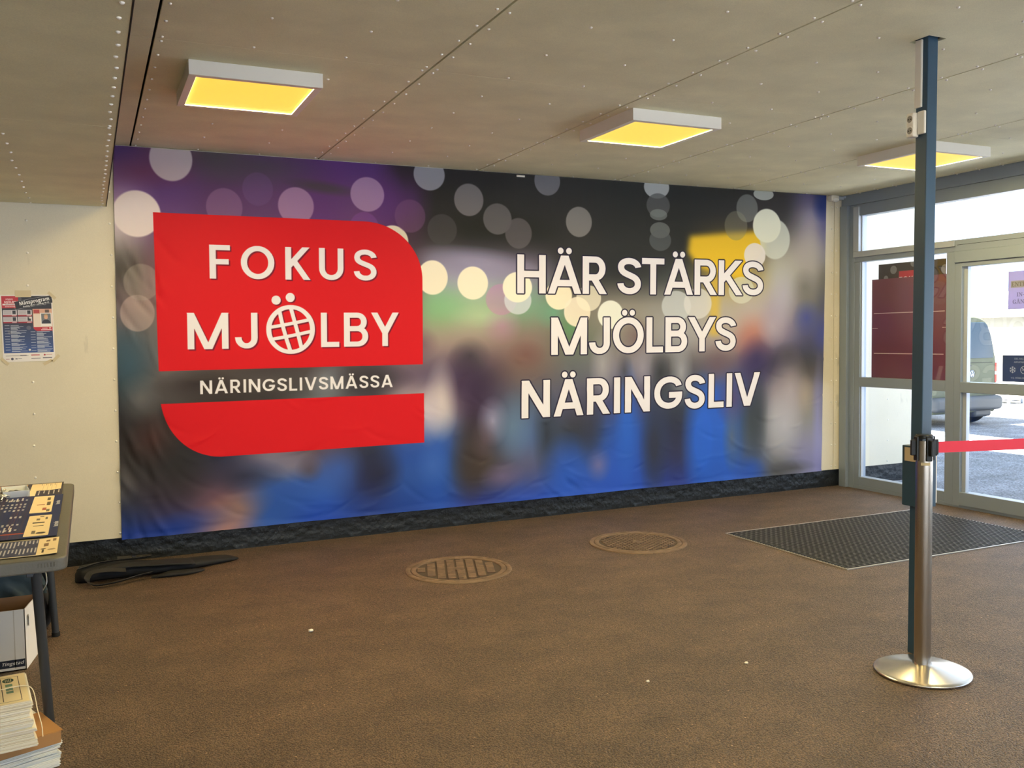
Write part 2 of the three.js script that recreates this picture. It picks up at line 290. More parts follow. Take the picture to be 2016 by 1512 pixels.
// soft colours of the printed crowd scene: columns at COLS, eleven rows from the top edge down
const COLS = [0, 0.05, 0.105, 0.16, 0.22, 0.28, 0.328, 0.367, 0.416, 0.487, 0.563, 0.643, 0.727, 0.816, 0.862, 0.91, 0.97, 1];
const ROWS = [
  '52386e 643c5c 504a50 58386e 5c3476 563476 2d262d 262426 262426 2a2a2a 2d2d2d 282a2a 262828 2d2d2b 302e2e 322f30 554f70 283a78',
  '8a6a96 603e78 5a3a66 62406e 623a74 623e70 503060 282626 262626 2a2a2a 2d2d2d 282a2a 262828 302f2c 343030 3c3a3a 8c8490 5a5880',
  'c8b8c0 6e4c78 604068 644470 623a74 68446c 443040 343232 282828 2a2a2a 30302f 2a2c2c 282a2a 6a5c30 585040 9a968c a89e9c 8a8690',
  '5c5854 70605c 6a4a60 5c4a70 564868 584868 585058 9694ac 9490b0 86829a 38393a 303232 444848 a89048 a8986c b4b4ac a09c98 787670',
  '6c6064 786a64 6c5a60 605058 584e58 58505c 7a8a7a 84b488 a0ba9c 7aa08a 78746c 8c8880 90908e b0a898 b4aaa4 aaa2b2 7a7a7c 606278',
  '46555f 6a6668 5e5658 50484c 50484c 50484c 8c827e 9c9088 9a8c86 86746e 6c7468 88827c 9c9ca0 a89c98 b07c74 948aa0 5a5c80 50589e',
  '323f46 5c585a 46403f 3c383a 504c50 48424a 6c5c70 685c74 44384e 72605e 64686e 7c7888 5c5c62 6a6070 54486c 4a465c 505058 5a5a6c',
  '2d2a2c 383434 2e2a2c 444044 68707c 3a3a44 b0aab4 b8b2bc 3e3048 58647e 505068 4c507a 3e4450 2c5cc4 40445c 8e868e 8a8280 74748e',
  '34302f 2e2c2e 2c3048 787084 5a4c5a 30364e 3858a8 3a60b4 3c3840 526a9a 383e4e 3058b8 30344a 2c60cc 424a52 a0a0a8 8c8a88 80809a',
  '383a4a 3c3444 6a5060 3458a4 3c62b8 2a3260 2e54a8 2c58b4 443c3a 585c84 3454a4 2e5ac8 34385c 2c60cc 48546c 8c8c92 8a88a4 9090b8',
  '203a90 384080 9a7480 3058b0 2048b8 2a4496 2446a0 2850b4 2e3e90 2a4cb8 2c54c4 2e58c8 2c3c8c 2c5ac4 3456b0 505258 8080a8 7c7cb0'].map((r) => r.split(' ').map((c) => [0, 2, 4].map((i) => parseInt(c.slice(i, i + 2), 16))));
function bannerArt(ctx, W, H) {
  const im = ctx.createImageData(W, H), d = im.data, cr = (a, b, c, e, t) => { const v = b + 0.5 * t * (c - a + t * (2 * a - 5 * b + 4 * c - e + t * (3 * (b - c) + e - a))); return v; };
  for (let x = 0; x < W; x++) {
    const s = x / W; let i = 0; while (i < COLS.length - 2 && COLS[i + 1] < s) i++;
    let u = (s - COLS[i]) / (COLS[i + 1] - COLS[i]); u = u * u * (3 - 2 * u);
    for (let y = 0; y < H; y++) {
      const v = (y / H) * 10, j = Math.min(9, Math.floor(v)), o = (y * W + x) * 4;
      for (let c = 0; c < 3; c++) {
        const at = (r) => { const R = ROWS[Math.max(0, Math.min(10, r))]; return R[i][c] * (1 - u) + R[i + 1][c] * u; };
        d[o + c] = Math.max(0, Math.min(255, cr(at(j - 1), at(j), at(j + 1), at(j + 2), v - j)));
      }
      d[o + 3] = 255;
    }
  }
  ctx.putImageData(im, 0, 0);
  const blob = (s, t, rs, rt, col, a, hard = 0, rot = 0) => {
    ctx.save(); ctx.translate(s * W, t * H); ctx.rotate(rot); ctx.scale(rs * W, rt * H);
    const g = ctx.createRadialGradient(0, 0, 0, 0, 0, 1), n = typeof col === "string" ? parseInt(col.slice(1), 16) : 0, q = n ? [n >> 16, (n >> 8) & 255, n & 255] : col, f = (k) => `rgba(${q.join()},${k})`;
    g.addColorStop(0, f(a)); g.addColorStop(Math.max(0.02, hard), f(a)); if (hard < 0.5) g.addColorStop(0.5 + hard / 2, f(a * 0.5)); g.addColorStop(1, f(0));
    ctx.fillStyle = g; ctx.beginPath(); ctx.arc(0, 0, 1, 0, 7); ctx.fill(); ctx.restore();
  };
  // soft shapes of the crowd, stalls and stage light
  blob(0.03, 0.06, 0.06, 0.05, '#6e3a58', 0.7); blob(0.155, 0.03, 0.09, 0.07, '#524a52', 0.8); blob(0.225, 0.075, 0.05, 0.022, '#4c4248', 0.85, 0.3, 0.12); blob(0.3, 0.12, 0.03, 0.13, '#5e3278', 0.6, 0.3); blob(0.27, 0.22, 0.06, 0.03, '#3e3034', 0.8);
  blob(0.04, 0.33, 0.02, 0.12, '#8a4070', 0.35); blob(0.012, 0.55, 0.03, 0.1, '#3a5a70', 0.6); blob(0.022, 0.64, 0.025, 0.07, '#7c7a7c', 0.6); blob(0.035, 0.75, 0.03, 0.08, '#5a2c28', 0.5);
  blob(0.0, 0.86, 0.02, 0.06, '#74747a', 0.5); blob(0.12, 0.95, 0.05, 0.06, '#a4806e', 0.75, 0, -0.5); blob(0.05, 0.99, 0.08, 0.05, '#1c3ea0', 0.8, 0, -0.25); blob(0.19, 0.9, 0.07, 0.05, '#2e56b4', 0.6, 0, -0.25); blob(0.24, 0.86, 0.035, 0.08, '#3a60ba', 0.75);
  blob(0.185, 0.84, 0.04, 0.05, '#8c8290', 0.6); blob(0.205, 0.855, 0.018, 0.04, '#544850', 0.7); blob(0.23, 0.61, 0.03, 0.06, '#9aa8bc', 0.6); blob(0.155, 0.6, 0.05, 0.04, '#6a6266', 0.4); blob(0.115, 0.62, 0.04, 0.03, '#382e30', 0.6);
  blob(0.42, 0.27, 0.09, 0.05, '#9c98b8', 0.75, 0.2, 0.1); blob(0.38, 0.4, 0.05, 0.055, '#8cbc92', 0.6); blob(0.43, 0.43, 0.05, 0.04, '#b4d0a8', 0.6); blob(0.455, 0.46, 0.03, 0.06, '#c080b4', 0.5); blob(0.53, 0.42, 0.03, 0.06, '#6aa488', 0.8); blob(0.555, 0.47, 0.025, 0.06, '#5c9c68', 0.7);
  blob(0.41, 0.55, 0.03, 0.06, '#2c2c34', 0.6); blob(0.345, 0.51, 0.025, 0.05, '#5c3c58', 0.5); blob(0.49, 0.55, 0.03, 0.05, '#6e4a48', 0.5); blob(0.06, 0.82, 0.05, 0.1, '#2c2a2c', 0.8); blob(0.13, 0.86, 0.05, 0.05, '#2a2e44', 0.8); blob(0.08, 0.61, 0.05, 0.045, '#322b2d', 0.85); blob(0.28, 0.61, 0.06, 0.045, '#322f36', 0.8); blob(0.29, 0.88, 0.035, 0.08, '#2a2c44', 0.8); blob(0.4, 0.63, 0.03, 0.12, '#43324e', 0.8); blob(0.372, 0.68, 0.024, 0.13, '#cfc4c8', 0.85); blob(0.355, 0.72, 0.02, 0.1, '#c8bcd4', 0.5);
  blob(0.442, 0.75, 0.024, 0.08, '#a4a4c8', 0.8); blob(0.47, 0.77, 0.03, 0.12, '#6c8aa4', 0.6); blob(0.41, 0.86, 0.03, 0.14, '#403838', 0.85); blob(0.43, 0.81, 0.02, 0.08, '#62505a', 0.6); blob(0.36, 0.87, 0.025, 0.07, '#3f68c0', 0.8); blob(0.455, 0.92, 0.035, 0.05, '#74688e', 0.75);
  blob(0.52, 0.8, 0.022, 0.16, '#2e333c', 0.75); blob(0.55, 0.93, 0.045, 0.14, '#2c5ccc', 0.8); blob(0.587, 0.78, 0.025, 0.15, '#3a3a48', 0.65); blob(0.6, 0.91, 0.022, 0.06, '#7470a0', 0.8); blob(0.645, 0.78, 0.022, 0.22, '#2f63cc', 0.9, 0.2); blob(0.69, 0.86, 0.026, 0.2, '#34384a', 0.9, 0.2);
  blob(0.605, 0.59, 0.022, 0.13, '#a8a6ae', 0.8); blob(0.64, 0.61, 0.014, 0.08, '#45454a', 0.7); blob(0.66, 0.5, 0.025, 0.07, '#745c62', 0.7); blob(0.67, 0.6, 0.02, 0.09, '#9c98a8', 0.7); blob(0.7, 0.62, 0.02, 0.09, '#32363c', 0.85); blob(0.735, 0.62, 0.022, 0.12, '#a2a4ae', 0.85);
  blob(0.775, 0.85, 0.04, 0.24, '#2c63d4', 0.95, 0.35); blob(0.825, 0.72, 0.03, 0.1, '#6c4450', 0.7); blob(0.826, 0.85, 0.018, 0.13, '#606668', 0.7); blob(0.8, 0.6, 0.03, 0.08, '#6a5862', 0.7); blob(0.85, 0.52, 0.03, 0.06, '#b87c74', 0.4); blob(0.87, 0.59, 0.035, 0.1, '#3c3660', 0.85); blob(0.875, 0.78, 0.02, 0.17, '#3a4048', 0.8);
  blob(0.86, 0.97, 0.03, 0.05, '#2c56b8', 0.8); blob(0.935, 0.7, 0.04, 0.17, '#aaa0a6', 0.85); blob(0.925, 0.82, 0.04, 0.14, '#b4b4be', 0.8); blob(0.965, 0.72, 0.02, 0.08, '#b0a088', 0.5); blob(0.94, 0.98, 0.05, 0.035, '#4c4c4e', 0.85); blob(0.93, 0.57, 0.03, 0.05, '#50505a', 0.6); blob(0.965, 0.44, 0.03, 0.07, '#4e58a8', 0.8);
  blob(0.97, 0.22, 0.03, 0.1, '#aaa49c', 0.7); blob(0.96, 0.33, 0.03, 0.07, '#706e6a', 0.6); blob(0.99, 0.04, 0.02, 0.06, '#22326e', 0.8); blob(0.99, 0.8, 0.012, 0.25, '#9494cc', 0.6); blob(0.92, 0.36, 0.03, 0.12, '#b4b2c4', 0.7); blob(0.9, 0.47, 0.03, 0.08, '#b4aab8', 0.7);
  // the yellow stall roof
  ctx.save(); ctx.filter = 'blur(9px)'; ctx.fillStyle = '#e4bd28'; ctx.beginPath();
  [[0.748, 0.165], [0.884, 0.135], [0.884, 0.2], [0.86, 0.255], [0.842, 0.31], [0.8, 0.29], [0.765, 0.27], [0.745, 0.22]].forEach(([s, t], i) => ctx[i ? 'lineTo' : 'moveTo'](s * W, t * H)); ctx.fill();
  ctx.fillStyle = '#dcb838'; ctx.globalAlpha = 0.7; ctx.fillRect(0.783 * W, 0.3 * H, 0.018 * W, 0.2 * H); ctx.restore();
  for (const [s, t, rs, rt, r, g, b, a] of BOKEH) blob(s, t, rs * 1.03, rt * 1.03, [r, g, b], a, 0.93);
  // the red logo panels
  const P = (s, t) => [s * W, t * H], RED = '#d3141f';
  ctx.fillStyle = RED;
  ctx.beginPath(); ctx.moveTo(...P(0.0385, 0.163)); ctx.lineTo(...P(0.274, 0.163)); ctx.bezierCurveTo(...P(0.315, 0.163), ...P(0.3475, 0.235), ...P(0.3475, 0.325)); ctx.lineTo(...P(0.3475, 0.571)); ctx.lineTo(...P(0.041, 0.571)); ctx.closePath(); ctx.fill();
  ctx.beginPath(); ctx.moveTo(...P(0.0425, 0.656)); ctx.lineTo(...P(0.349, 0.656)); ctx.lineTo(...P(0.349, 0.801)); ctx.lineTo(...P(0.106, 0.803)); ctx.bezierCurveTo(...P(0.074, 0.8), ...P(0.048, 0.745), ...P(0.0425, 0.656)); ctx.fill();
  // lettering drawn from strokes
  const GL = {
    F: (g, w, h, k) => g([[k, h], [k, k, 1], [w, k, 1]], [[k, h * 0.5], [w * 0.93, h * 0.5]]),
    O: (g, w, h, k) => g.oval(w / 2, h / 2, w / 2 - k, h / 2 - k),
    K: (g, w, h, k) => g([[k, 0], [k, h]], [[w - k * 0.6, -k], [k * 1.2, h * 0.58]], [[k * 2.6, h * 0.4], [w - k * 0.5, h + k]]),
    U: (g, w, h, k) => g.path((c) => { c.moveTo(k, 0); c.lineTo(k, h * 0.62); c.bezierCurveTo(k, h * 1.03 - k * 0.2, w - k, h * 1.03 - k * 0.2, w - k, h * 0.62); c.lineTo(w - k, 0); }),
    S: (g, w, h, k) => g.path((c) => { c.moveTo(w - k * 0.9, h * 0.27); c.bezierCurveTo(w - k * 1.4, -h * 0.02 + k * 0.7, k, -h * 0.05 + k, k * 1.1, h * 0.27); c.bezierCurveTo(k * 1.2, h * 0.52, w - k, h * 0.44, w - k, h * 0.72); c.bezierCurveTo(w - k, h * 1.06 - k, k * 1.2, h * 1.07 - k, k * 0.9, h * 0.7); }),
    M: (g, w, h, k) => g([[k, h], [k, 0]], [[w - k, h], [w - k, 0]], [[k * 0.7, -k * 0.6], [w / 2, h + k * 0.35], [w - k * 0.7, -k * 0.6]]),
    J: (g, w, h, k) => g.path((c) => { c.moveTo(w - k, 0); c.lineTo(w - k, h * 0.7); c.bezierCurveTo(w - k, h * 1.08 - k, k, h * 1.08 - k, k * 0.9, h * 0.68); }),
    L: (g, w, h, k) => g([[k, 0], [k, h - k, 1], [w, h - k]]),
    B: (g, w, h, k) => g.path((c) => { c.moveTo(k, h); c.lineTo(k, k); c.lineTo(w * 0.5, k); c.bezierCurveTo(w - k * 1.2, k, w - k * 1.2, h * 0.47, w * 0.5, h * 0.47); c.lineTo(k, h * 0.47); c.moveTo(w * 0.5, h * 0.47); c.bezierCurveTo(w - k * 0.6, h * 0.47, w - k * 0.6, h - k, w * 0.52, h - k); c.lineTo(k, h - k); }),
    Y: (g, w, h, k) => g([[k * 0.4, -k], [w / 2, h * 0.6]], [[w - k * 0.4, -k], [w / 2, h * 0.6]], [[w / 2, h * 0.5], [w / 2, h]]),
    N: (g, w, h, k) => g([[k, h], [k, 0]], [[w - k, h], [w - k, 0]], [[k * 0.8, -k * 0.3], [w - k * 0.8, h + k * 0.3]]),
    A: (g, w, h, k) => g([[k * 0.7, h + k], [w / 2, -k * 0.3], [w - k * 0.7, h + k]], [[w * 0.25, h * 0.72], [w * 0.75, h * 0.72]]),
    R: (g, w, h, k) => g.path((c) => { c.moveTo(k, h); c.lineTo(k, k); c.lineTo(w * 0.5, k); c.bezierCurveTo(w - k * 0.7, k, w - k * 0.7, h * 0.56, w * 0.5, h * 0.56); c.lineTo(k, h * 0.56); c.moveTo(w * 0.45, h * 0.56); c.lineTo(w - k * 0.6, h + k); }),
    I: (g, w, h, k) => g([[w / 2, 0], [w / 2, h]]),
    G: (g, w, h, k) => g.path((c) => { c.moveTo(w - k * 1.2, h * 0.3); c.bezierCurveTo(w * 0.8, -h * 0.03 + k * 0.6, k, -h * 0.05 + k, k, h * 0.5); c.bezierCurveTo(k, h * 1.07 - k, w - k * 1.1, h * 1.07 - k, w - k, h * 0.56); c.lineTo(w * 0.52, h * 0.56); }),
    H: (g, w, h, k) => g([[k, 0], [k, h]], [[w - k, 0], [w - k, h]], [[k, h / 2], [w - k, h / 2]]),
    V: (g, w, h, k) => g([[k * 0.7, -k], [w / 2, h + k * 0.3], [w - k * 0.7, -k]]),
    T: (g, w, h, k) => g([[0, k], [w, k]], [[w / 2, k], [w / 2, h]]),
  };
  function glyph(c, ch, x0, x1, y0, y1, lw) {
    const dots = ch === 'Ä' || ch === 'Ö', base = ch === 'Ä' ? 'A' : ch === 'Ö' ? 'O' : ch, w = x1 - x0, h = y1 - y0;
    c.save(); c.translate(x0, y0); c.save(); c.beginPath(); c.rect(-lw, 0, w + 2 * lw, h); c.clip(); c.lineWidth = lw; c.lineJoin = 'miter'; c.miterLimit = 8; c.lineCap = 'butt';
    const g = (...lines) => { c.beginPath(); for (const l of lines) l.forEach((p, i) => c[i ? 'lineTo' : 'moveTo'](p[0], p[1])); c.stroke(); };
    g.oval = (x, y, a, b) => { c.beginPath(); c.ellipse(x, y, a, b, 0, 0, 7); c.stroke(); };
    g.path = (f) => { c.beginPath(); f(c); c.stroke(); };
    GL[base](g, w, h, lw / 2); c.restore();
    if (dots) for (const q of [-1, 1]) { c.beginPath(); c.ellipse(w / 2 + q * lw * 0.62, -lw * 0.72, lw * 0.44, lw * 0.5, 0, 0, 7); c.fill(); }
    c.restore();
  }
  function word(list, t0, t1, lw, edge, under) {
    const c2 = document.createElement('canvas'); c2.width = W; c2.height = H; const c = c2.getContext('2d');
    const draw = (col) => { c.clearRect(0, 0, W, H); c.strokeStyle = c.fillStyle = col; for (const [ch, a, b] of list) glyph(c, ch, a * W, b * W, t0 * H, t1 * H, lw); };
    if (edge) { draw('#1e1a34'); for (let i = 0; i < 20; i++) ctx.drawImage(c2, edge * Math.cos(i * 0.314), edge * 1.05 * Math.sin(i * 0.314)); }
    if (under) { draw(under); ctx.drawImage(c2, 3, 3.5); }
    draw('#e9e6ee'); ctx.drawImage(c2, 0, 0);
  }
  const FS = 'rgba(90,20,50,0.8)';
  word([['F', 0.0962, 0.1187], ['O', 0.1302, 0.1678], ['K', 0.1801, 0.2091], ['U', 0.2194, 0.2487], ['S', 0.2614, 0.2892]], 0.241, 0.33, 14.5, 0, FS);
  word([['M', 0.0715, 0.1156], ['J', 0.1229, 0.1479], ['L', 0.2209, 0.2429], ['B', 0.2485, 0.2802], ['Y', 0.2827, 0.3159]], 0.42, 0.516, 15, 0, FS);
  // the globe that stands for the second vowel
  const globe = (col, dx) => {
    ctx.save(); ctx.translate(0.1857 * W + dx, 0.466 * H + dx * 1.1); ctx.strokeStyle = ctx.fillStyle = col; ctx.lineWidth = 12;
    const a = 0.0282 * W - 6, b = 0.067 * H - 6; ctx.beginPath(); ctx.ellipse(0, 0, a, b, 0, 0, 7); ctx.stroke(); ctx.clip(); ctx.lineWidth = 9.5;
    for (const q of [-1, 1]) {
      ctx.beginPath(); ctx.moveTo(q * 14 - 14, -b); ctx.quadraticCurveTo(q * 17 - 2, 0, q * 14 + 13, b); ctx.stroke();
      ctx.beginPath(); ctx.moveTo(-a, q * 17 + 11); ctx.quadraticCurveTo(0, q * 17 + 2, a, q * 17 - 12); ctx.stroke();
    }
    ctx.restore(); ctx.fillStyle = col;
    for (const [s, t] of [[0.1692, 0.386], [0.1854, 0.3785]]) { ctx.beginPath(); ctx.ellipse(s * W + dx, t * H + dx, 0.0053 * W, 0.0125 * H, 0, 0, 7); ctx.fill(); }
  };
  globe(FS, 3); globe('#e9e6ee', 0);
  const nar = 'NÄRINGSLIVSMÄSSA', wid = [1, 1.12, 0.9, 0.28, 1, 1.1, 0.86, 0.72, 0.28, 1.1, 0.86, 1.22, 1.12, 0.86, 0.86, 1.1], gap = 0.2, tot = wid.reduce((a, b) => a + b, 0) + gap * (wid.length - 1);
  let cur = 0.084; const unit = (0.3085 - 0.084) / tot;
  word([...nar].map((ch, i) => { const q = [ch, cur, cur + wid[i] * unit]; cur += (wid[i] + gap) * unit; return q; }), 0.5985, 0.6345, 6, 0);
  word([['H', 0.4769, 0.5184], ['Ä', 0.5215, 0.5716], ['R', 0.5737, 0.6118], ['S', 0.6286, 0.6663], ['T', 0.6678, 0.7051], ['Ä', 0.7051, 0.7542], ['R', 0.7566, 0.7966], ['K', 0.799, 0.8426], ['S', 0.8426, 0.8804]], 0.243, 0.362, 20.5, 3.2);
  word([['M', 0.5263, 0.5808], ['J', 0.5842, 0.6166], ['Ö', 0.6214, 0.6715], ['L', 0.6758, 0.7037], ['B', 0.7075, 0.7472], ['Y', 0.7472, 0.7943], ['S', 0.7948, 0.8311]], 0.436, 0.553, 20.5, 3.2);
  word([['N', 0.4832, 0.5249], ['Ä', 0.5304, 0.5755], ['R', 0.5808, 0.6176], ['I', 0.6221, 0.6346], ['N', 0.6411, 0.6824], ['G', 0.6895, 0.7373], ['S', 0.7419, 0.7771], ['L', 0.7835, 0.8112], ['I', 0.8153, 0.827], ['V', 0.8306, 0.8775]], 0.63, 0.746, 20.5, 3.2);
}
{
  const TL = [0.184, 2.66], TR = [6.107, 2.664], BR = [6.062, 0.158], BL = [0.157, 0.148], NX = 420, NY = 190;
  const crease = [];                                            // short creases along the lower part and the left edge
  for (let i = 0; i < 130; i++) crease.push({ s: rnd(), t: 1 - Math.pow(rnd(), 1.7) * 0.45, a: rr(-0.5, 0.7), l: rr(0.015, 0.05), w: rr(0.0015, 0.004), h: rr(0.0025, 0.006) * (rnd() < 0.5 ? -1 : 1) });
  for (let i = 0; i < 34; i++) crease.push({ s: rr(0, 0.05), t: rr(0.25, 1), a: rr(0.9, 1.35), l: rr(0.02, 0.06), w: rr(0.002, 0.005), h: rr(0.004, 0.011) * (rnd() < 0.5 ? -1 : 1) });
  for (let i = 0; i < 40; i++) crease.push({ s: rnd(), t: rr(0.05, 0.65), a: rr(-0.3, 0.3), l: rr(0.01, 0.04), w: rr(0.002, 0.004), h: rr(0.0006, 0.0014) });
  const g = new THREE.PlaneGeometry(1, 1, NX, NY), p = g.attributes.position, uv = g.attributes.uv;
  for (let i = 0; i < p.count; i++) {
    const s = uv.getX(i), t = 1 - uv.getY(i), x = (TL[0] * (1 - s) + TR[0] * s) * (1 - t) + (BL[0] * (1 - s) + BR[0] * s) * t, y = (TL[1] * (1 - s) + TR[1] * s) * (1 - t) + (BL[1] * (1 - s) + BR[1] * s) * t;
    let z = 0.012 + 0.003 * Math.sin(x * 2.1 + 1) + (fbm(x * 1.4 + 8, y * 2.2, 32, 3) - 0.5) * 0.012 * (0.4 + t);
    for (const c of crease) { const dx = (s - c.s) * 2.36, dy = t - c.t, a = dx * Math.cos(c.a) + dy * Math.sin(c.a), b = -dx * Math.sin(c.a) + dy * Math.cos(c.a) + 0.12 * a * a / c.l; if (Math.abs(a) < c.l * 3 && Math.abs(b) < 0.03) z += c.h * Math.exp(-(a * a) / (c.l * c.l) - (b * b) / (c.w * c.w * 4)); }
    z += 0.006 * Math.exp(-((1 - t) * (1 - t)) / 0.00004) + (t > 0.985 ? 0.004 * Math.sin(x * 9 + Math.sin(x * 4)) : 0);
    p.setXYZ(i, x, y, ZW + Math.max(0.004, z));
  }
  g.computeVertexNormals();
  const map = canvasTex(2048, 1024, bannerArt); map.anisotropy = 8;
  const banner = thing('banner', 'huge printed fabric banner with red logo and white slogan across the back wall', 'banner');
  part('printed_fabric', g, phys({ map, roughness: 0.58, specularIntensity: 0.35, side: THREE.DoubleSide }), banner);
  part('wall_clip', rbox(3.0, 3.07, 2.638, 2.652, ZW + 0.012, ZW + 0.022, 0.002, 1), M.whitePlastic, banner, 'small white clip at the top edge');
}

// ---------------------------------------------------------------- steel post with conduit, sockets and box
{
  const lean = (g) => { const p = g.attributes.position; for (let i = 0; i < p.count; i++) { const y = p.getY(i); p.setX(i, p.getX(i) + 0.016 * y); p.setZ(i, p.getZ(i) - 0.006 * y); } g.computeVertexNormals(); return g; };
  const t = thing('steel_post', 'slim dark blue-grey square steel post from floor to ceiling behind the barrier', 'post', [3.275, 0, -2.827]);
  part('shaft', lean(rbox(-0.03, 0.03, 0, CE + 0.02, -0.03, 0.03, 0.004)), M.postPaint, t);
  part('cable_trunking', lean(rbox(-0.042, -0.0305, 2.38, CE, -0.028, 0.006, 0.003)), M.whitePlastic, t, 'white cable trunking running up to the ceiling');
  // sockets
  const s = thing('power_socket', 'white double power socket box high on the dark post', 'socket', [3.275 + 0.016 * 2.31, 2.31, -2.827 - 0.006 * 2.31]);
  part('back_box', rbox(-0.044, -0.0305, -0.046, 0.052, -0.01, 0.028, 0.005), M.whitePlastic, s);
  part('socket_body', rbox(-0.064, -0.0305, -0.055, 0.05, -0.05, -0.011, 0.006), M.whitePlastic, s);
  for (const y of [-0.027, 0.022]) {
    const c = part('socket_well', new THREE.TorusGeometry(0.0165, 0.0025, 8, 28).rotateY(Math.PI / 2).translate(-0.0645, y, -0.0305), M.whitePlastic, s);
    part('contact_hole', [cyl(0.0155, 0.0155, 0.001, 0, 0, 0, 24).rotateZ(Math.PI / 2).translate(-0.064, y, -0.0305)], std(0x9f998d, 0.6), c);
    part('contact_hole', [cyl(0.0025, 0.0025, 0.002, 0, 0, 0, 10).rotateZ(Math.PI / 2).translate(-0.0646, y, -0.0365), cyl(0.0025, 0.0025, 0.002, 0, 0, 0, 10).rotateZ(Math.PI / 2).translate(-0.0646, y, -0.0245)], M.black, c);
  }
  const b = thing('control_box', 'dark box with beige paper label fixed on the post, half hidden by the barrier pole', 'control box', [3.275, 0, -2.827]);
  const ring = new THREE.Shape([[-0.036, -0.042], [0.049, -0.042], [0.049, 0.057], [-0.036, 0.057]].map((q) => new THREE.Vector2(...q))), hole = new THREE.Path([[-0.0205, -0.0275], [0.0455, -0.0275], [0.0455, 0.0385], [-0.0205, 0.0385]].map((q) => new THREE.Vector2(...q)));
  ring.holes.push(hole);                                        // the box is a sleeve round the post
  part('housing', new THREE.ExtrudeGeometry(ring, { depth: 0.261, bevelEnabled: true, bevelSize: 0.0015, bevelThickness: 0.002, bevelSegments: 2 }).rotateX(-Math.PI / 2).translate(0, 0.657, 0), M.postPaint, b);
  part('sunlit_side', rbox(0.051, 0.076, 0.665, 0.9, -0.05, 0.03, 0.006), M.whitePlastic, b, 'sunlit side of the box facing the doors, its brightness put into a white colour');  // sunlight on this side of the box is put into its white colour
  part('paper_label', rbox(-0.0388, -0.0378, 0.852, 0.912, -0.046, 0.03, 0.0006, 1), std(0xb9a98c, 0.7), b, 'beige paper label');
}
// ---------------------------------------------------------------- barrier post with belt
function barrier(pos, label, withBelt) {
  const t = thing('barrier_post', label, 'barrier', pos);
  part('base', new THREE.LatheGeometry([[0, 0], [0.183, 0], [0.189, 0.004], [0.19, 0.009], [0.187, 0.013], [0.17, 0.0165], [0.1, 0.029], [0.045, 0.04], [0.036, 0.043], [0, 0.043]].map((q) => new THREE.Vector2(...q)), 96), M.steelBase, t);
  part('pole', cyl(0.0325, 0.0325, 0.93, 0, 0.505, 0, 48), M.steel, t);
  const head = part('head', [cyl(0.0345, 0.0345, 0.012, 0, 0.985, 0, 40), cyl(0.031, 0.0335, 0.004, 0, 0.993, 0, 40)], M.darkPlastic, t);
  // four belt slots with dark jaws round the head
  for (let i = 0; i < 4; i++) {
    const a = 0.45 + i * Math.PI / 2;
    part('belt_slot', [rbox(-0.013, 0.013, -0.05, 0.05, -0.004, 0.006, 0.003).translate(0, 0.938, 0.0345).rotateY(a + Math.PI / 4), rbox(-0.006, 0.006, -0.03, 0.034, 0, 0.026, 0.003).translate(0, 0.94, 0.034).rotateY(a + Math.PI / 4 + 0.02)], M.darkPlastic, head);
  }
  part('printed_strip', new THREE.CylinderGeometry(0.0329, 0.0329, 0.011, 24, 1, true, -1.25, 1.1).translate(0, 0.876, 0), std(0xd6c8a6, 0.7, 0, { side: THREE.DoubleSide }), t, 'narrow paper strip with two dark lines');
  part('printed_line', [0, 1].map((i) => new THREE.CylinderGeometry(0.033, 0.033, 0.0014, 24, 1, true, -1.2, 1.0).translate(0, 0.8735 + i * 0.0048, 0)), std(0x4a4034, 0.8, 0, { side: THREE.DoubleSide }), t);
  if (withBelt) {
    const d = new THREE.Vector3(0.983, 0, 0.18), e = 2.09, ang = Math.atan2(-d.z, d.x);
    part('belt_clip', rbox(0.036, 0.058, 0.905, 0.972, -0.008, 0.008, 0.003).rotateY(ang), M.darkPlastic, t);
    const g = new THREE.BoxGeometry(e - 0.055, 0.046, 0.0016, 40, 4, 1).translate((e + 0.055) / 2, 0, 0), p = g.attributes.position;
    for (let i = 0; i < p.count; i++) { const x = p.getX(i), k = x / e; p.setY(i, p.getY(i) + 0.9405 - 0.012 * 4 * k * (1 - k) * 0.6); }
    g.computeVertexNormals();
    part('belt', g.rotateY(ang), M.belt, t, 'red retractable belt stretched to the right');
  }
  return t;
}
barrier([3.1, 0, -2.652], 'brushed steel barrier post on a round base with a red belt', true);
barrier([3.1 + 0.983 * 2.14, 0, -2.652 + 0.18 * 2.14], 'barrier post at the far end of the red belt, outside the photograph to the right', false);

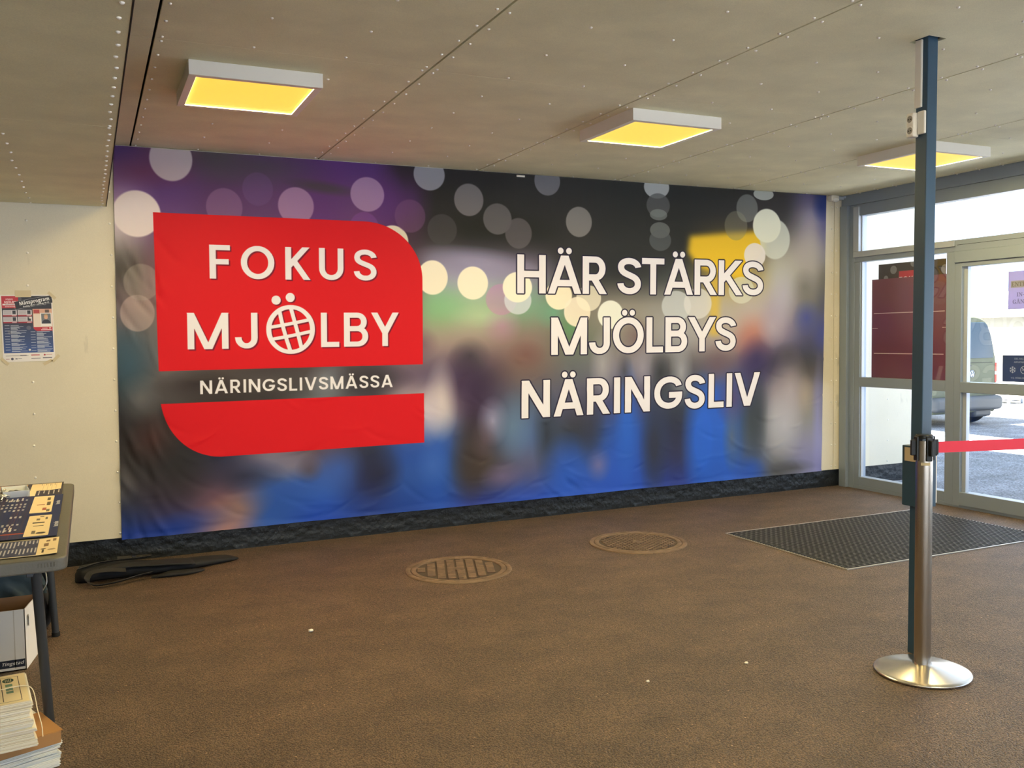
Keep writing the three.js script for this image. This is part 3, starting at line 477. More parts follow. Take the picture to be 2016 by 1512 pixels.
// ---------------------------------------------------------------- things let into the floor
{
  const x0 = 4.066, x1 = 5.945, z0 = -5.17, z1 = -4.02;
  const t = thing('entrance_grate', 'dark scraper grate with pale metal edge set into the floor by the doors', 'floor grate');
  const e = 0.012;
  part('edge_frame', [box(x0, x1, 0.001, 0.007, z0, z0 + e), box(x0, x1, 0.001, 0.007, z1 - e, z1), box(x0, x0 + e, 0.001, 0.007, z0 + e, z1 - e), box(x1 - e, x1, 0.001, 0.007, z0 + e, z1 - e), box(x0 + 0.006, x1 - 0.006, -0.03, 0.001, z0 + 0.006, z0 + e), box(x0 + 0.006, x1 - 0.006, -0.03, 0.001, z1 - e, z1 - 0.006)], std(new THREE.Color(0.55, 0.53, 0.5), 0.4, 0.6), t, 'pale metal edge');
  const bars = [];
  for (let z = z0 + 0.03; z < z1 - 0.02; z += 0.026) bars.push(box(x0 + 0.006, x1 - 0.006, -0.024, 0.0095, z - 0.0055, z + 0.0055));
  const cross = [];
  for (let x = x0 + 0.04; x < x1 - 0.02; x += 0.044) for (let z = z0 + 0.03, k = 0; z < z1 - 0.03; z += 0.026, k++) { const q = x + (k % 2) * 0.022; if (q < x1 - 0.02) cross.push(box(q - 0.003, q + 0.003, -0.02, -0.004, z, z + 0.026)); }
  const studs = [];
  for (let z = z0 + 0.03, k = 0; z < z1 - 0.02; z += 0.026, k++) for (let x = x0 + 0.035 + (k % 2) * 0.022; x < x1 - 0.03; x += 0.044) studs.push(box(x - 0.009, x + 0.009, 0.0094, 0.0108, z - 0.0035, z + 0.0035));
  part('grate_studs', studs, std(new THREE.Color(0.2, 0.185, 0.165), 0.45, 0.3), t, 'worn pale ridges on the bars').userData.kind = 'stuff';
  part('grate_bars', bars, std(new THREE.Color(0.045, 0.042, 0.039), 0.55, 0.2), t).userData.kind = 'stuff';
  part('grate_links', cross, std(new THREE.Color(0.045, 0.042, 0.039), 0.6, 0.2), t).userData.kind = 'stuff';
}
function manhole(x, z, r, turn, fine, label) {
  const t = thing('manhole_cover', label, 'manhole cover', [x, 0, z], turn, 'manhole covers');
  const L = (pts) => metric(new THREE.LatheGeometry(pts.map((q) => new THREE.Vector2(...q)), 72));
  part('rim', L([[r * 0.905, 0.0015], [r * 0.91, 0.007], [r * 0.985, 0.008], [r, 0.001]]), M.iron, t);
  part('lid', L([[0, 0.002], [r * 0.81, 0.002], [r * 0.86, 0.0012], [r * 0.905, 0.0012]]), M.grooveShade, t);
  part('lid_ring', L([[r * 0.8, 0.002], [r * 0.805, 0.008], [r * 0.885, 0.008], [r * 0.892, 0.0014]]), M.iron, t);
  const pads = [], q = r * 0.79, px = fine ? 0.034 : 0.06, pz = fine ? 0.034 : 0.034, gx = fine ? 0.012 : 0.013, gz = fine ? 0.012 : 0.003;
  for (let a = -q; a < q; a += px) for (let b = -q; b < q; b += pz) {
    const cx = a + px / 2, cz = b + pz / 2; if (Math.hypot(Math.abs(cx) + px / 2 - gx / 2, Math.abs(cz) + pz / 2 - gz / 2) > q * 1.01) continue;
    pads.push(box(cx - (px - gx) / 2, cx + (px - gx) / 2, 0.002, 0.0078, cz - (pz - gz) / 2, cz + (pz - gz) / 2));
  }
  part('tread_pads', metric(mg(pads)), M.iron, t).userData.kind = 'stuff';
  part('centre_boss', metric(cyl(r * 0.11, r * 0.12, 0.0085, 0, 0.0045, 0, 20)), M.iron, t);
  for (const s of [-1, 1]) part('lifting_slot', rbox(-0.018, 0.018, 0.0079, 0.0086, s * r * 0.7 - 0.006, s * r * 0.7 + 0.006, 0.0003, 1), M.black, t);
}
manhole(2.012, -5.128, 0.326, -0.33, false, 'round iron manhole cover with long bars, left one, nearer the table');
manhole(3.371, -5.229, 0.333, 0.52, true, 'round iron manhole cover with fine square checks, right one, nearer the grate');

// ---------------------------------------------------------------- long black carrying bag on the floor
{
  const t = thing('carrying_bag', 'long empty black fabric carrying bag lying on the floor along the wall', 'bag');
  // a flat sleeve: centre line with half widths and heights
  function sleeve(pts, seg = 60, ring = 18, wob = 0.004) {
    const c = new THREE.CatmullRomCurve3(pts.map((q) => new THREE.Vector3(q[0], 0, q[1]))), pos = [], idx = [], uvs = [];
    for (let i = 0; i <= seg; i++) {
      const u = i / seg, f = u * (pts.length - 1), k = Math.min(pts.length - 2, Math.floor(f)), m = f - k, L = (n) => pts[k][n] * (1 - m) + pts[k + 1][n] * m;
      const P = c.getPoint(u), T = c.getTangent(u), sx = -T.z, sz = T.x, w = L(2), h = L(3), b = L(4);
      for (let j = 0; j < ring; j++) { const a = j / ring * Math.PI * 2, ca = Math.cos(a), sa = Math.sin(a), n = (fbm(P.x * 14 + j, P.z * 10 + sa, 60, 2) - 0.5) * wob * 2; pos.push(P.x + sx * w * ca, b + Math.max(0.001, h * (1 + Math.sign(sa) * Math.pow(Math.abs(sa), 0.7)) / 2 + n), P.z + sz * w * ca); uvs.push(u, j / ring); }
    }
    for (let i = 0; i < seg; i++) for (let j = 0; j < ring; j++) { const a = i * ring + j, b = i * ring + (j + 1) % ring; idx.push(a, b, a + ring, b, b + ring, a + ring); }
    const g = new THREE.BufferGeometry(); g.setAttribute('position', new THREE.Float32BufferAttribute(pos, 3)); g.setAttribute('uv', new THREE.Float32BufferAttribute(uvs, 2)); g.setIndex(idx); g.computeVertexNormals(); return g;
  }
  part('sleeve', sleeve([[-0.115, -5.92, 0.03, 0.05, 0], [-0.085, -5.92, 0.08, 0.092, 0], [0.05, -5.94, 0.1, 0.098, 0], [0.2, -5.95, 0.1, 0.082, 0], [0.35, -5.955, 0.095, 0.066, 0], [0.5, -5.975, 0.085, 0.058, 0], [0.65, -6.01, 0.075, 0.05, 0], [0.78, -6.05, 0.055, 0.034, 0], [0.84, -6.07, 0.01, 0.01, 0]]), M.nylon, t);
  part('flap', sleeve([[0.02, -5.83, 0.02, 0.012, 0.075], [0.15, -5.86, 0.055, 0.018, 0.075], [0.32, -5.88, 0.07, 0.022, 0.062], [0.46, -5.89, 0.075, 0.026, 0.05], [0.535, -5.89, 0.055, 0.026, 0.04], [0.56, -5.89, 0.01, 0.012, 0.035]], 40, 16, 0.003), M.nylon, t);
  part('pocket', sleeve([[0.3, -5.82, 0.02, 0.01, 0], [0.4, -5.81, 0.045, 0.028, 0], [0.52, -5.815, 0.04, 0.026, 0], [0.6, -5.86, 0.02, 0.012, 0]], 30, 14, 0.003), M.nylon, t);
  function strap(pts, w) {
    const c = new THREE.CatmullRomCurve3(pts.map((p) => new THREE.Vector3(p[0], p[2], p[1]))), n = 60, pos = [], idx = [];
    for (let i = 0; i <= n; i++) { const P = c.getPoint(i / n), T = c.getTangent(i / n), S = new THREE.Vector3(-T.z, 0.5, T.x).normalize().multiplyScalar(w / 2), N = S.clone().cross(T).normalize().multiplyScalar(0.0015); for (const [a, b] of [[-1, -1], [1, -1], [1, 1], [-1, 1]]) pos.push(P.x + S.x * a + N.x * b, P.y + S.y * a + N.y * b, P.z + S.z * a + N.z * b); }
    for (let i = 0; i < n; i++) for (let j = 0; j < 4; j++) { const a = i * 4 + j, b = i * 4 + (j + 1) % 4; idx.push(a, b, a + 4, b, b + 4, a + 4); }
    const g = new THREE.BufferGeometry(); g.setAttribute('position', new THREE.Float32BufferAttribute(pos, 3)); g.setIndex(idx); const q = g.toNonIndexed(); q.computeVertexNormals(); return q;
  }
  part('shoulder_strap', strap([[0.16, -5.79, 0.07], [0.05, -5.78, 0.085], [-0.03, -5.77, 0.078], [-0.05, -5.74, 0.045], [-0.015, -5.72, 0.018], [0.05, -5.72, 0.016], [0.14, -5.735, 0.024], [0.22, -5.765, 0.034], [0.3, -5.79, 0.04]], 0.036), M.nylonStrap, t);
  part('shoulder_strap', strap([[-0.1, -5.85, 0.09], [0.02, -5.9, 0.106], [0.14, -5.93, 0.104], [0.24, -5.95, 0.1], [0.3, -5.97, 0.1], [0.24, -6.0, 0.096], [0.12, -6.0, 0.1]], 0.03), M.nylonStrap, t);
  part('buckle', rbox(0.2, 0.225, 0.1, 0.114, -5.975, -5.945, 0.004), M.darkPlastic, t);
}
// small litter
const scrap = (x, z, s, label) => { const g = new THREE.IcosahedronGeometry(s, 1), p = g.attributes.position; for (let i = 0; i < p.count; i++) { const n = 0.75 + 0.5 * vnoise(p.getX(i) * 300 + 5, p.getZ(i) * 300 + p.getY(i) * 170, 64); p.setXYZ(i, p.getX(i) * n, p.getY(i) * n * 0.6, p.getZ(i) * n); } g.computeVertexNormals(); solo('paper_scrap', g, std(0xe8e2d6, 0.8), label, 'litter', [x, s * 0.62, z], 'scraps of paper on the floor'); };
scrap(0.935, -4.358, 0.012, 'white crumpled paper scrap alone on the floor near the front left');
scrap(2.519, -3.062, 0.008, 'pale paper scrap on the floor left of the barrier base');
scrap(2.028, -3.079, 0.007, 'pale paper scrap on the floor, middle of the front');

// ---------------------------------------------------------------- folding table
const TB = 0.74;
{
  const x0 = -0.83, x1 = -0.083, z0 = -4.87, z1 = -3.17, rad = 0.045;
  const t = thing('folding_table', 'grey plastic folding table with dark metal legs at the left edge', 'table');
  const s = new THREE.Shape(); const X0 = x0 + 0.006, X1 = x1 - 0.006, Z0 = -z1 + 0.006, Z1 = -z0 - 0.006;
  s.moveTo(X0 + rad, Z0); s.lineTo(X1 - rad, Z0); s.absarc(X1 - rad, Z0 + rad, rad, -Math.PI / 2, 0); s.lineTo(X1, Z1 - rad); s.absarc(X1 - rad, Z1 - rad, rad, 0, Math.PI / 2); s.lineTo(X0 + rad, Z1); s.absarc(X0 + rad, Z1 - rad, rad, Math.PI / 2, Math.PI); s.lineTo(X0, Z0 + rad); s.absarc(X0 + rad, Z0 + rad, rad, Math.PI, 1.5 * Math.PI);
  const top = part('tabletop', new THREE.ExtrudeGeometry(s, { depth: 0.03, bevelEnabled: true, bevelSize: 0.006, bevelThickness: 0.006, bevelSegments: 4, curveSegments: 12 }).rotateX(-Math.PI / 2).translate(0, TB - 0.0375, 0), std(new THREE.Color(0.105, 0.1, 0.085), 0.45, 0, { bumpMap: floorBump, bumpScale: 0.0003 }), t);
  part('moulded_rib', [0, 1, 2, 3, 4, 5].map((i) => rbox(-0.165 + i * 0.009, -0.161 + i * 0.009, TB - 0.026, TB - 0.012, z1 - 0.002, z1 + 0.001, 0.001, 1)), top.material, top).userData.kind = 'stuff';
  const leg = std(new THREE.Color(0.045, 0.05, 0.056), 0.4, 0.3);
  for (const [a, b] of [[[-0.186, 0.705, -3.407], [-0.163, 0, -3.54]], [[-0.215, 0.705, -4.84], [-0.187, 0, -4.865]], [[-0.74, 0.705, -3.407], [-0.77, 0, -3.54]], [[-0.7, 0.705, -4.84], [-0.73, 0, -4.865]]]) {
    const l = part('leg', rod(a, b, 0.0165, 20), leg, t);
    part('foot_cap', cyl(0.0185, 0.0185, 0.02, b[0], 0.0105, b[2], 20), M.black, l);
  }
  part('crossbar', rod([-0.186, 0.66, -3.415], [-0.74, 0.66, -3.415], 0.011), leg, t); part('crossbar', rod([-0.214, 0.66, -4.84], [-0.7, 0.66, -4.84], 0.011), leg, t);
  for (const x of [-0.2, -0.73]) part('side_rail', rbox(x, x + 0.02, TB - 0.06, TB - 0.036, z0 + 0.03, z1 - 0.03, 0.003, 1), leg, t);
}
// printed sheets on the table; canvas x runs along the sheet's z, canvas y from its left edge to the right
const lines = (c, x, y, n, step, len, col, th = 2) => { c.fillStyle = col; for (let i = 0; i < n; i++) { let p = x; const e = x + len * rr(0.55, 1); while (p < e) { const w = rr(3, 16); c.fillRect(p, y + i * step, Math.min(w, e - p), th); p += w + 3; } } };
function sheet(label, x0, x1, z0, z1, draw, lift = 0) {
  const PX = 1000, w = Math.round((z1 - z0) * PX), h = Math.round((x1 - x0) * PX);
  const map = canvasTex(w, h, draw);
  const g = new THREE.BoxGeometry(x1 - x0, 0.0008, z1 - z0, 12, 1, 12), p = g.attributes.position, n = g.attributes.normal, uv = g.attributes.uv;
  for (let i = 0; i < p.count; i++) { const X = p.getX(i) + (x0 + x1) / 2, Z = p.getZ(i) + (z0 + z1) / 2; uv.setXY(i, (Z - z0) / (z1 - z0), 1 - (X - x0) / (x1 - x0)); const k = Math.max(0, (X - x1) / (x1 - x0) + 0.08) / 0.08; p.setY(i, p.getY(i) + 0.004 * k * k * Math.abs(Math.sin(Z * 7))); }
  g.computeVertexNormals();
  return solo('printed_sheet', g, phys({ map, roughness: 0.62, specularIntensity: 0.5 }), label, 'printed sheet', [(x0 + x1) / 2, TB + 0.0012 + lift, (z0 + z1) / 2], 'printed sheets on the table');
}
const CREAM = '#f2dcb2', NAVY = '#22305f';
function card(c, x, y, w, h, r = 8) { c.fillStyle = CREAM; c.beginPath(); c.roundRect(x, y, w, h, r); c.fill(); }
sheet('dark blue printed sheet at the far end of the table, under the small tray', -0.7, -0.128, -4.905, -4.5, (c, w, h) => {
  c.fillStyle = '#3d3a48'; c.fillRect(0, 0, w, h); const y = (X) => (X + 0.7) * 1000, x = (Z) => (Z + 4.905) * 1000;
  c.fillStyle = CREAM; c.fillRect(x(-4.885), y(-0.235), 220, 100); c.fillRect(x(-4.888), y(-0.262), 380, 27);
  c.fillStyle = '#e0b184'; c.fillRect(x(-4.89), y(-0.42), 365, 140); c.fillStyle = '#b8503a'; c.fillRect(x(-4.88), y(-0.36), 90, 60); c.fillStyle = '#8a7a60'; c.fillRect(x(-4.78), y(-0.4), 220, 25); c.fillStyle = '#6a5a86'; c.fillRect(x(-4.7), y(-0.33), 100, 20);
  lines(c, x(-4.87), y(-0.22), 4, 18, 60, '#7a6a58', 3); lines(c, x(-4.65), y(-0.225), 5, 20, 130, '#e9e2da', 5); c.fillStyle = '#c9b08c'; for (let i = 0; i < 4; i++) c.fillRect(x(-4.88), y(-0.212 + i * 0.018), 210, 1.5);
});
sheet('dark blue printed sheet with two cream cards, in the middle of the table', -0.72, -0.121, -4.502, -3.532, (c, w, h) => {
  const y = (X) => (X + 0.72) * 1000, x = (Z) => (Z + 4.502) * 1000; c.fillStyle = NAVY; c.fillRect(0, 0, w, h);
  for (let i = 0; i < 60; i++) { c.fillStyle = `rgba(${70 + 60 * rnd()},${50 + 20 * rnd()},${60 + 20 * rnd()},0.25)`; c.fillRect(0, rr(0, h * 0.85), w, rr(2, 10)); }
  card(c, x(-4.478), y(-0.234), 435, 79); card(c, x(-3.98), y(-0.228), 423, 79);
  c.fillStyle = '#a85a48'; c.fillRect(x(-4.25), y(-0.215), 14, 30); c.fillRect(x(-4.16), y(-0.19), 60, 14); c.fillStyle = '#6d6454'; c.fillRect(x(-4.43), y(-0.18), 80, 12); c.fillRect(x(-4.31), y(-0.178), 90, 14); c.fillRect(x(-4.12), y(-0.175), 60, 12);
  c.fillStyle = '#37332c'; c.fillRect(x(-3.83), y(-0.21), 22, 40); c.fillRect(x(-3.76), y(-0.205), 12, 34); c.beginPath(); c.arc(x(-3.61), y(-0.175), 16, 0, 7); c.fill(); c.fillStyle = '#7a7060'; c.fillRect(x(-3.96), y(-0.19), 20, 14); c.fillRect(x(-3.91), y(-0.2), 40, 12); c.fillRect(x(-3.66), y(-0.205), 60, 12); c.fillRect(x(-3.93), y(-0.17), 50, 8);
  c.fillStyle = '#eceaf0'; c.font = 'bold 21px sans-serif'; c.textAlign = 'center'; c.fillText('väderstad', x(-4.26), y(-0.129)); c.fillText('väderstad', x(-3.75), y(-0.122));
  for (const Z of [-4.42, -3.72]) { lines(c, x(Z) - 40, y(-0.5), 12, 20, 90, '#e6e2e0', 6); }
  for (const [Z, n] of [[-4.42, 5], [-4.31, 8], [-4.24, 8], [-4.16, 5], [-4.0, 3], [-3.83, 6], [-3.72, 7]]) for (let i = 0; i < n; i++) { c.fillStyle = '#dcd8d8'; const L = rr(24, 46); for (let k = 0; k < L; k += 5) c.fillRect(x(Z) + k, y(-0.265 - i * 0.016) + rr(0, 1.5), 3.2, 8); }
  c.fillStyle = '#a04a3c'; c.fillRect(x(-3.64), y(-0.6), 22, 370); c.fillStyle = '#c8bcb4'; c.fillRect(x(-3.8), y(-0.285), 75, 4);
}, 0.0012);
sheet('dark blue printed sheet with a cream end panel, at the near end of the table', -0.7, -0.112, -3.497, -3.232, (c, w, h) => {
  const y = (X) => (X + 0.7) * 1000; c.fillStyle = '#3b4262'; c.fillRect(0, 0, w, h); c.fillStyle = '#e8d6b4'; c.fillRect(0, 0, w, 5); c.fillRect(0, 0, 6, y(-0.17)); c.fillRect(w - 6, 0, 6, y(-0.17)); c.fillStyle = CREAM; c.fillRect(0, y(-0.173), w, 61);
  for (let i = 0; i < 28; i++) for (const q of [16, 140]) { c.fillStyle = 'rgba(226,224,228,0.8)'; c.fillRect(q + 4 * rnd(), y(-0.18 - i * 0.011), rr(50, 104), 4.5); }
  c.fillStyle = '#8a6e54'; c.fillRect(34, y(-0.15), 30, 12); c.fillRect(20, y(-0.13), 45, 10); c.fillRect(90, y(-0.155), 50, 14); c.fillStyle = '#4c4436'; c.beginPath(); c.arc(175, y(-0.155), 8, 0, 7); c.fill(); c.fillRect(186, y(-0.158), 50, 6); c.fillStyle = '#b09a78'; c.beginPath(); c.arc(200, y(-0.13), 12, 0, 7); c.fill();
}, 0.0006);
// little tray and metal clips
{
  const t = thing('tray', 'small white open tray on the printed sheets', 'tray', [-0.315, TB + 0.003, -4.575], 0.12);
  const w = 0.052, d = 0.085, H = 0.03, sl = 0.012, shell = [];
  for (const [sx, sz] of [[1, 0], [-1, 0], [0, 1], [0, -1]]) { const g = new THREE.BoxGeometry(sx ? 0.0022 : 2 * w, H, sx ? 2 * d : 0.0022, 1, 4, 1); g.rotateZ(-sx * 0.28); g.rotateX(sz * 0.28); g.translate(sx * (w - sl / 2), H / 2, sz * (d - sl / 2)); shell.push(g); }
  part('tray_shell', [...shell, rbox(-w + sl, w - sl, 0, 0.003, -d + sl, d - sl, 0.001, 1)], std(0xdfe2e4, 0.3), t);
  part('tray_contents', [...Array(9)].map(() => rbox(-0.012, 0.012, -0.003, 0.003, -0.02, 0.02, 0.002, 1).rotateY(rr(0, 3)).rotateX(rr(-0.3, 0.3)).translate(rr(-0.025, 0.025), rr(0.006, 0.016), rr(-0.05, 0.05))), std(0x24262a, 0.5, 0.3), t, 'dark small pieces inside');
  for (let i = 0; i < 7; i++) {
    const x = [-0.385, -0.375, -0.352, -0.365, -0.4, -0.345, -0.38][i], z = [-4.63, -4.56, -4.5, -4.44, -4.5, -4.7, -4.4][i], a = rr(0, 3), r = rr(0.012, 0.02);
    const pts = [...Array(7)].map((_, k) => [r * 1.5 * Math.cos(k * 0.95 + a), 0.008 + 0.012 * (k % 3) / 2, r * Math.sin(k * 0.95 + a)]);
    solo('metal_clip', [tube(pts, 0.0045, 30, 8), rbox(-0.014, 0.014, 0.002, 0.013, -0.008, 0.008, 0.003, 1).rotateY(a)], std(0xc9c6bd, 0.25, 0.85), 'bright bent metal clip in the loose pile beside the white tray', 'clip', [x, TB + 0.003, z], 'metal clips piled by the tray');
  }
}
// ---------------------------------------------------------------- under the table
{
  const t = thing('cardboard_box', 'open white cardboard box with a dark name print, standing under the table', 'box', [-0.287, 0.001, -4.42]);
  const H = 0.265, W = 0.33, D = 0.24, k = 0.004, out = 0.034;
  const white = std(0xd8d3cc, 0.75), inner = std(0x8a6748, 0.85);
  part('front_wall', box(-W, 0, 0, H, -k, 0), white, t);
  const sideG = new THREE.BoxGeometry(k, H, D, 1, 1, 1).translate(-k / 2, H / 2, -D / 2), p = sideG.attributes.position;
  for (let i = 0; i < p.count; i++) p.setX(i, p.getX(i) + out * (-p.getZ(i) / D) * 1.2);
  sideG.computeVertexNormals();
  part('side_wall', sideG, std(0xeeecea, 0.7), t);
  part('side_wall', box(-W, -W + k, 0, H, -D, 0), white, t);
  part('back_wall', box(-W, out * 1.2, 0, H, -D - k, -D), inner, t);
  part('inner_lining', [box(-W + k, -k * 1.5, 0.004, H - 0.002, -k - 0.0015, -k - 0.0003), box(-W, 0, 0, 0.004, -D, 0)], inner, t, 'brown inside');
  const name = canvasTex(512, 192, (c, w, h) => { c.fillStyle = '#151a2c'; c.fillRect(0, 0, w, h); c.fillStyle = '#dcd8d2'; c.font = 'italic bold 108px sans-serif'; c.textAlign = 'center'; c.fillText('Tingstad', w / 2, h * 0.66); });
  part('name_print', new THREE.PlaneGeometry(0.098, 0.034).translate(-0.054, 0.032, 0.0006), std(0xffffff, 0.6, 0, { map: name }), t, 'dark blue name print');
  part('address_label', new THREE.PlaneGeometry(0.06, 0.05).rotateY(Math.PI / 2).rotateY(0.165).translate(0.009, 0.205, -0.055), std(0xf6f4f2, 0.6, 0, { map: canvasTex(128, 96, (c, w, h) => { c.fillStyle = '#f4f2ee'; c.fillRect(0, 0, w, h); c.fillStyle = '#444'; c.fillRect(12, 14, 30, 22); c.fillRect(60, 16, 54, 5); c.fillRect(60, 28, 44, 5); c.fillRect(70, 58, 40, 12); }) }), t);
  part('edge_tape', box(-0.045, -0.041, 0.01, H, 0.0001, 0.0006), std(0xbcb3a6, 0.7), t);
}
{
  const t = thing('duffel_bag', 'dark blue-grey soft bag slumped on the floor behind the cardboard box', 'bag', [-0.52, 0, -5.06]);
  const g = new THREE.SphereGeometry(1, 64, 40), p = g.attributes.position;
  for (let i = 0; i < p.count; i++) {
    const x = p.getX(i), y = p.getY(i), z = p.getZ(i), n = (fbm(x * 3 + 9 + y * 2, z * 3 + 7 - y * 2.5, 40, 4) - 0.5) * 0.5, f = 1 + n, q = (v) => Math.sign(v) * Math.pow(Math.abs(v), 0.7);
    p.setXYZ(i, q(x) * 0.3 * f, Math.max(0.0, 0.19 + q(y) * 0.2 * f), q(z) * 0.19 * f);
  }
  g.computeVertexNormals();
  part('bag_body', g, std(new THREE.Color(0.035, 0.06, 0.075), 0.7), t);
  part('bag_handle', tube([[0.2, 0.36, 0.08], [0.27, 0.33, 0.12], [0.315, 0.22, 0.14], [0.31, 0.12, 0.14], [0.29, 0.05, 0.13]], 0.012, 40, 8), M.nylon, t);
  part('zip_chain', tube([[0.245, 0.42, 0.11], [0.285, 0.34, 0.13], [0.3, 0.26, 0.165], [0.27, 0.2, 0.19], [0.285, 0.12, 0.18]], 0.0035, 40, 6), std(0xbdbdbd, 0.3, 0.9), t, 'bright metal zip');
  part('side_pocket', new THREE.SphereGeometry(0.09, 24, 16).scale(0.6, 1.2, 1).translate(0.27, 0.115, 0.06), M.nylon, t);
}
// newspapers in two bundles
const PAPER = [0xe6dfd0, 0xdfd6c4, 0xe9e4d8, 0xd8cdb9].map((c) => std(c, 0.85));
const PAPER2 = [0xe2e0da, 0xd9d9d6, 0xe8e6e0, 0xcfd2d2].map((c) => std(c, 0.85));
const ord = ['top', 'second', 'third', 'fourth', 'fifth', 'sixth', 'seventh', 'eighth', 'ninth', 'tenth', 'eleventh', 'twelfth', 'thirteenth', 'fourteenth'];
const frontPage = canvasTex(768, 1024, (c, w, h) => {
  c.fillStyle = '#ead9b4'; c.fillRect(0, 0, w, h); c.strokeStyle = '#4a4038'; c.lineWidth = 6; c.strokeRect(60, 60, w - 110, h - 90);
  c.fillStyle = '#2c4a3c'; c.beginPath(); c.ellipse(150, 150, 62, 50, 0, 0, 7); c.fill(); c.fillStyle = '#cfc9a4'; for (let i = 0; i < 4; i++) c.fillRect(112, 122 + i * 16, 76, 6);
  c.fillStyle = '#6f8f7c'; for (const [x, w2] of [[250, 70], [335, 90], [440, 60]]) c.fillRect(x, 118, w2, 62);
  c.fillStyle = '#3a322c'; c.fillRect(80, 210, w - 150, 7); for (const [x, w2] of [[90, 120], [225, 60], [300, 150]]) c.fillRect(x, 236, w2, 30);
  c.fillStyle = '#8f8a80'; c.fillRect(90, 330, 420, 380); c.fillStyle = '#57534c'; c.fillRect(120, 380, 130, 330); c.fillRect(290, 430, 190, 280); c.fillStyle = '#c9c4b8'; c.fillRect(270, 345, 220, 70); c.fillStyle = '#25211e'; c.beginPath(); c.arc(600, 640, 60, 0, 7); c.fill(); c.fillRect(530, 690, 140, 120);
  lines(c, 530, 340, 14, 17, 160, '#5a5048', 6); lines(c, 90, 740, 12, 18, 400, '#5a5048', 6);
});
const pageMat = std(0xffffff, 0.8, 0, { map: frontPage });
// a bundle's own axes: origin at the front right corner of its lowest paper, x to the left is negative, z backwards is negative
function paper(at, turn, w, d, y, th, mats, label, group, top) {
  const a = turn + rr(-0.03, 0.03), jx = rr(-0.006, 0.006), jz = rr(-0.006, 0.006), cx = -w / 2 + jx, cz = -d / 2 + jz;
  const t = thing('newspaper', label, 'newspaper', [at[0] + cx * Math.cos(turn) + cz * Math.sin(turn), y, at[1] - cx * Math.sin(turn) + cz * Math.cos(turn)], a, group);
  const W = w / 2, D = d / 2;
  for (let i = 0; i < 3; i++) part('folded_leaf', rbox(-W + rr(0, 0.005), W - rr(0, 0.008), i * th / 3 + 0.0003, (i + 1) * th / 3, -D + rr(0, 0.004), D - rr(0, 0.005), 0.0012, 1), mats[Math.floor(rnd() * 4)], t);
  if (top) part('front_page', new THREE.PlaneGeometry(2 * D - 0.016, 2 * W - 0.016).rotateX(-Math.PI / 2).rotateY(-Math.PI / 2).translate(0, th + 0.0006, 0), pageMat, t);
  return t;
}
{
  let y = 0.002; const A = [-0.124, -3.341], TA = 0.36;
  for (let i = 9; i >= 0; i--) { paper(A, TA, 0.4, 0.29, y, 0.012, PAPER2, `white newspaper in the brown-wrapped bundle on the floor, ${ord[i]} from its top`, 'newspapers in the lower bundle'); y += 0.0122; }
  const w = thing('wrapping_paper', 'brown kraft paper folded over the lower newspaper bundle', 'wrapping paper', [A[0], y, A[1]], TA);
  const kraft = std(new THREE.Color(0.4, 0.2, 0.07), 0.75);
  part('top_sheet', rbox(-0.4, 0.002, 0.001, 0.004, -0.2, 0.012, 0.001, 1), kraft, w);
  part('front_fold', rbox(-0.4, -0.006, -0.036, 0.003, 0.0125, 0.016, 0.001, 1), kraft, w);
  y += 0.006;
  const y0 = y, n = 12, B = [-0.2, -3.245], TU = 0.14;
  for (let i = n - 1; i >= 0; i--) { const f = i / n; paper([B[0] + 0.012 * f + 0.006 * Math.sin(i * 1.9), B[1] + 0.035 * f], TU, 0.36, 0.3, y, 0.0116, PAPER, `cream newspaper in the tied upper bundle, ${i ? ord[i] + ' from its top' : 'the top one with the printed front page showing'}`, 'newspapers in the upper bundle', !i); y += 0.0118; }
  const s = thing('bundle_string', 'pale string tied round the upper newspaper bundle', 'string', [B[0], 0, B[1]], TU), zt = -0.15;
  part('string_loop', tube([[-0.36, y + 0.004, zt], [-0.12, y + 0.003, zt], [-0.005, y + 0.004, zt + 0.005], [0.012, y - 0.008, zt + 0.01], [0.023, (y + y0) / 2, zt + 0.05], [0.03, y0 + 0.03, zt + 0.09], [0.03, y0 + 0.002, zt + 0.11]], 0.0016, 60, 8), std(0xe9dcc0, 0.6), s);
}
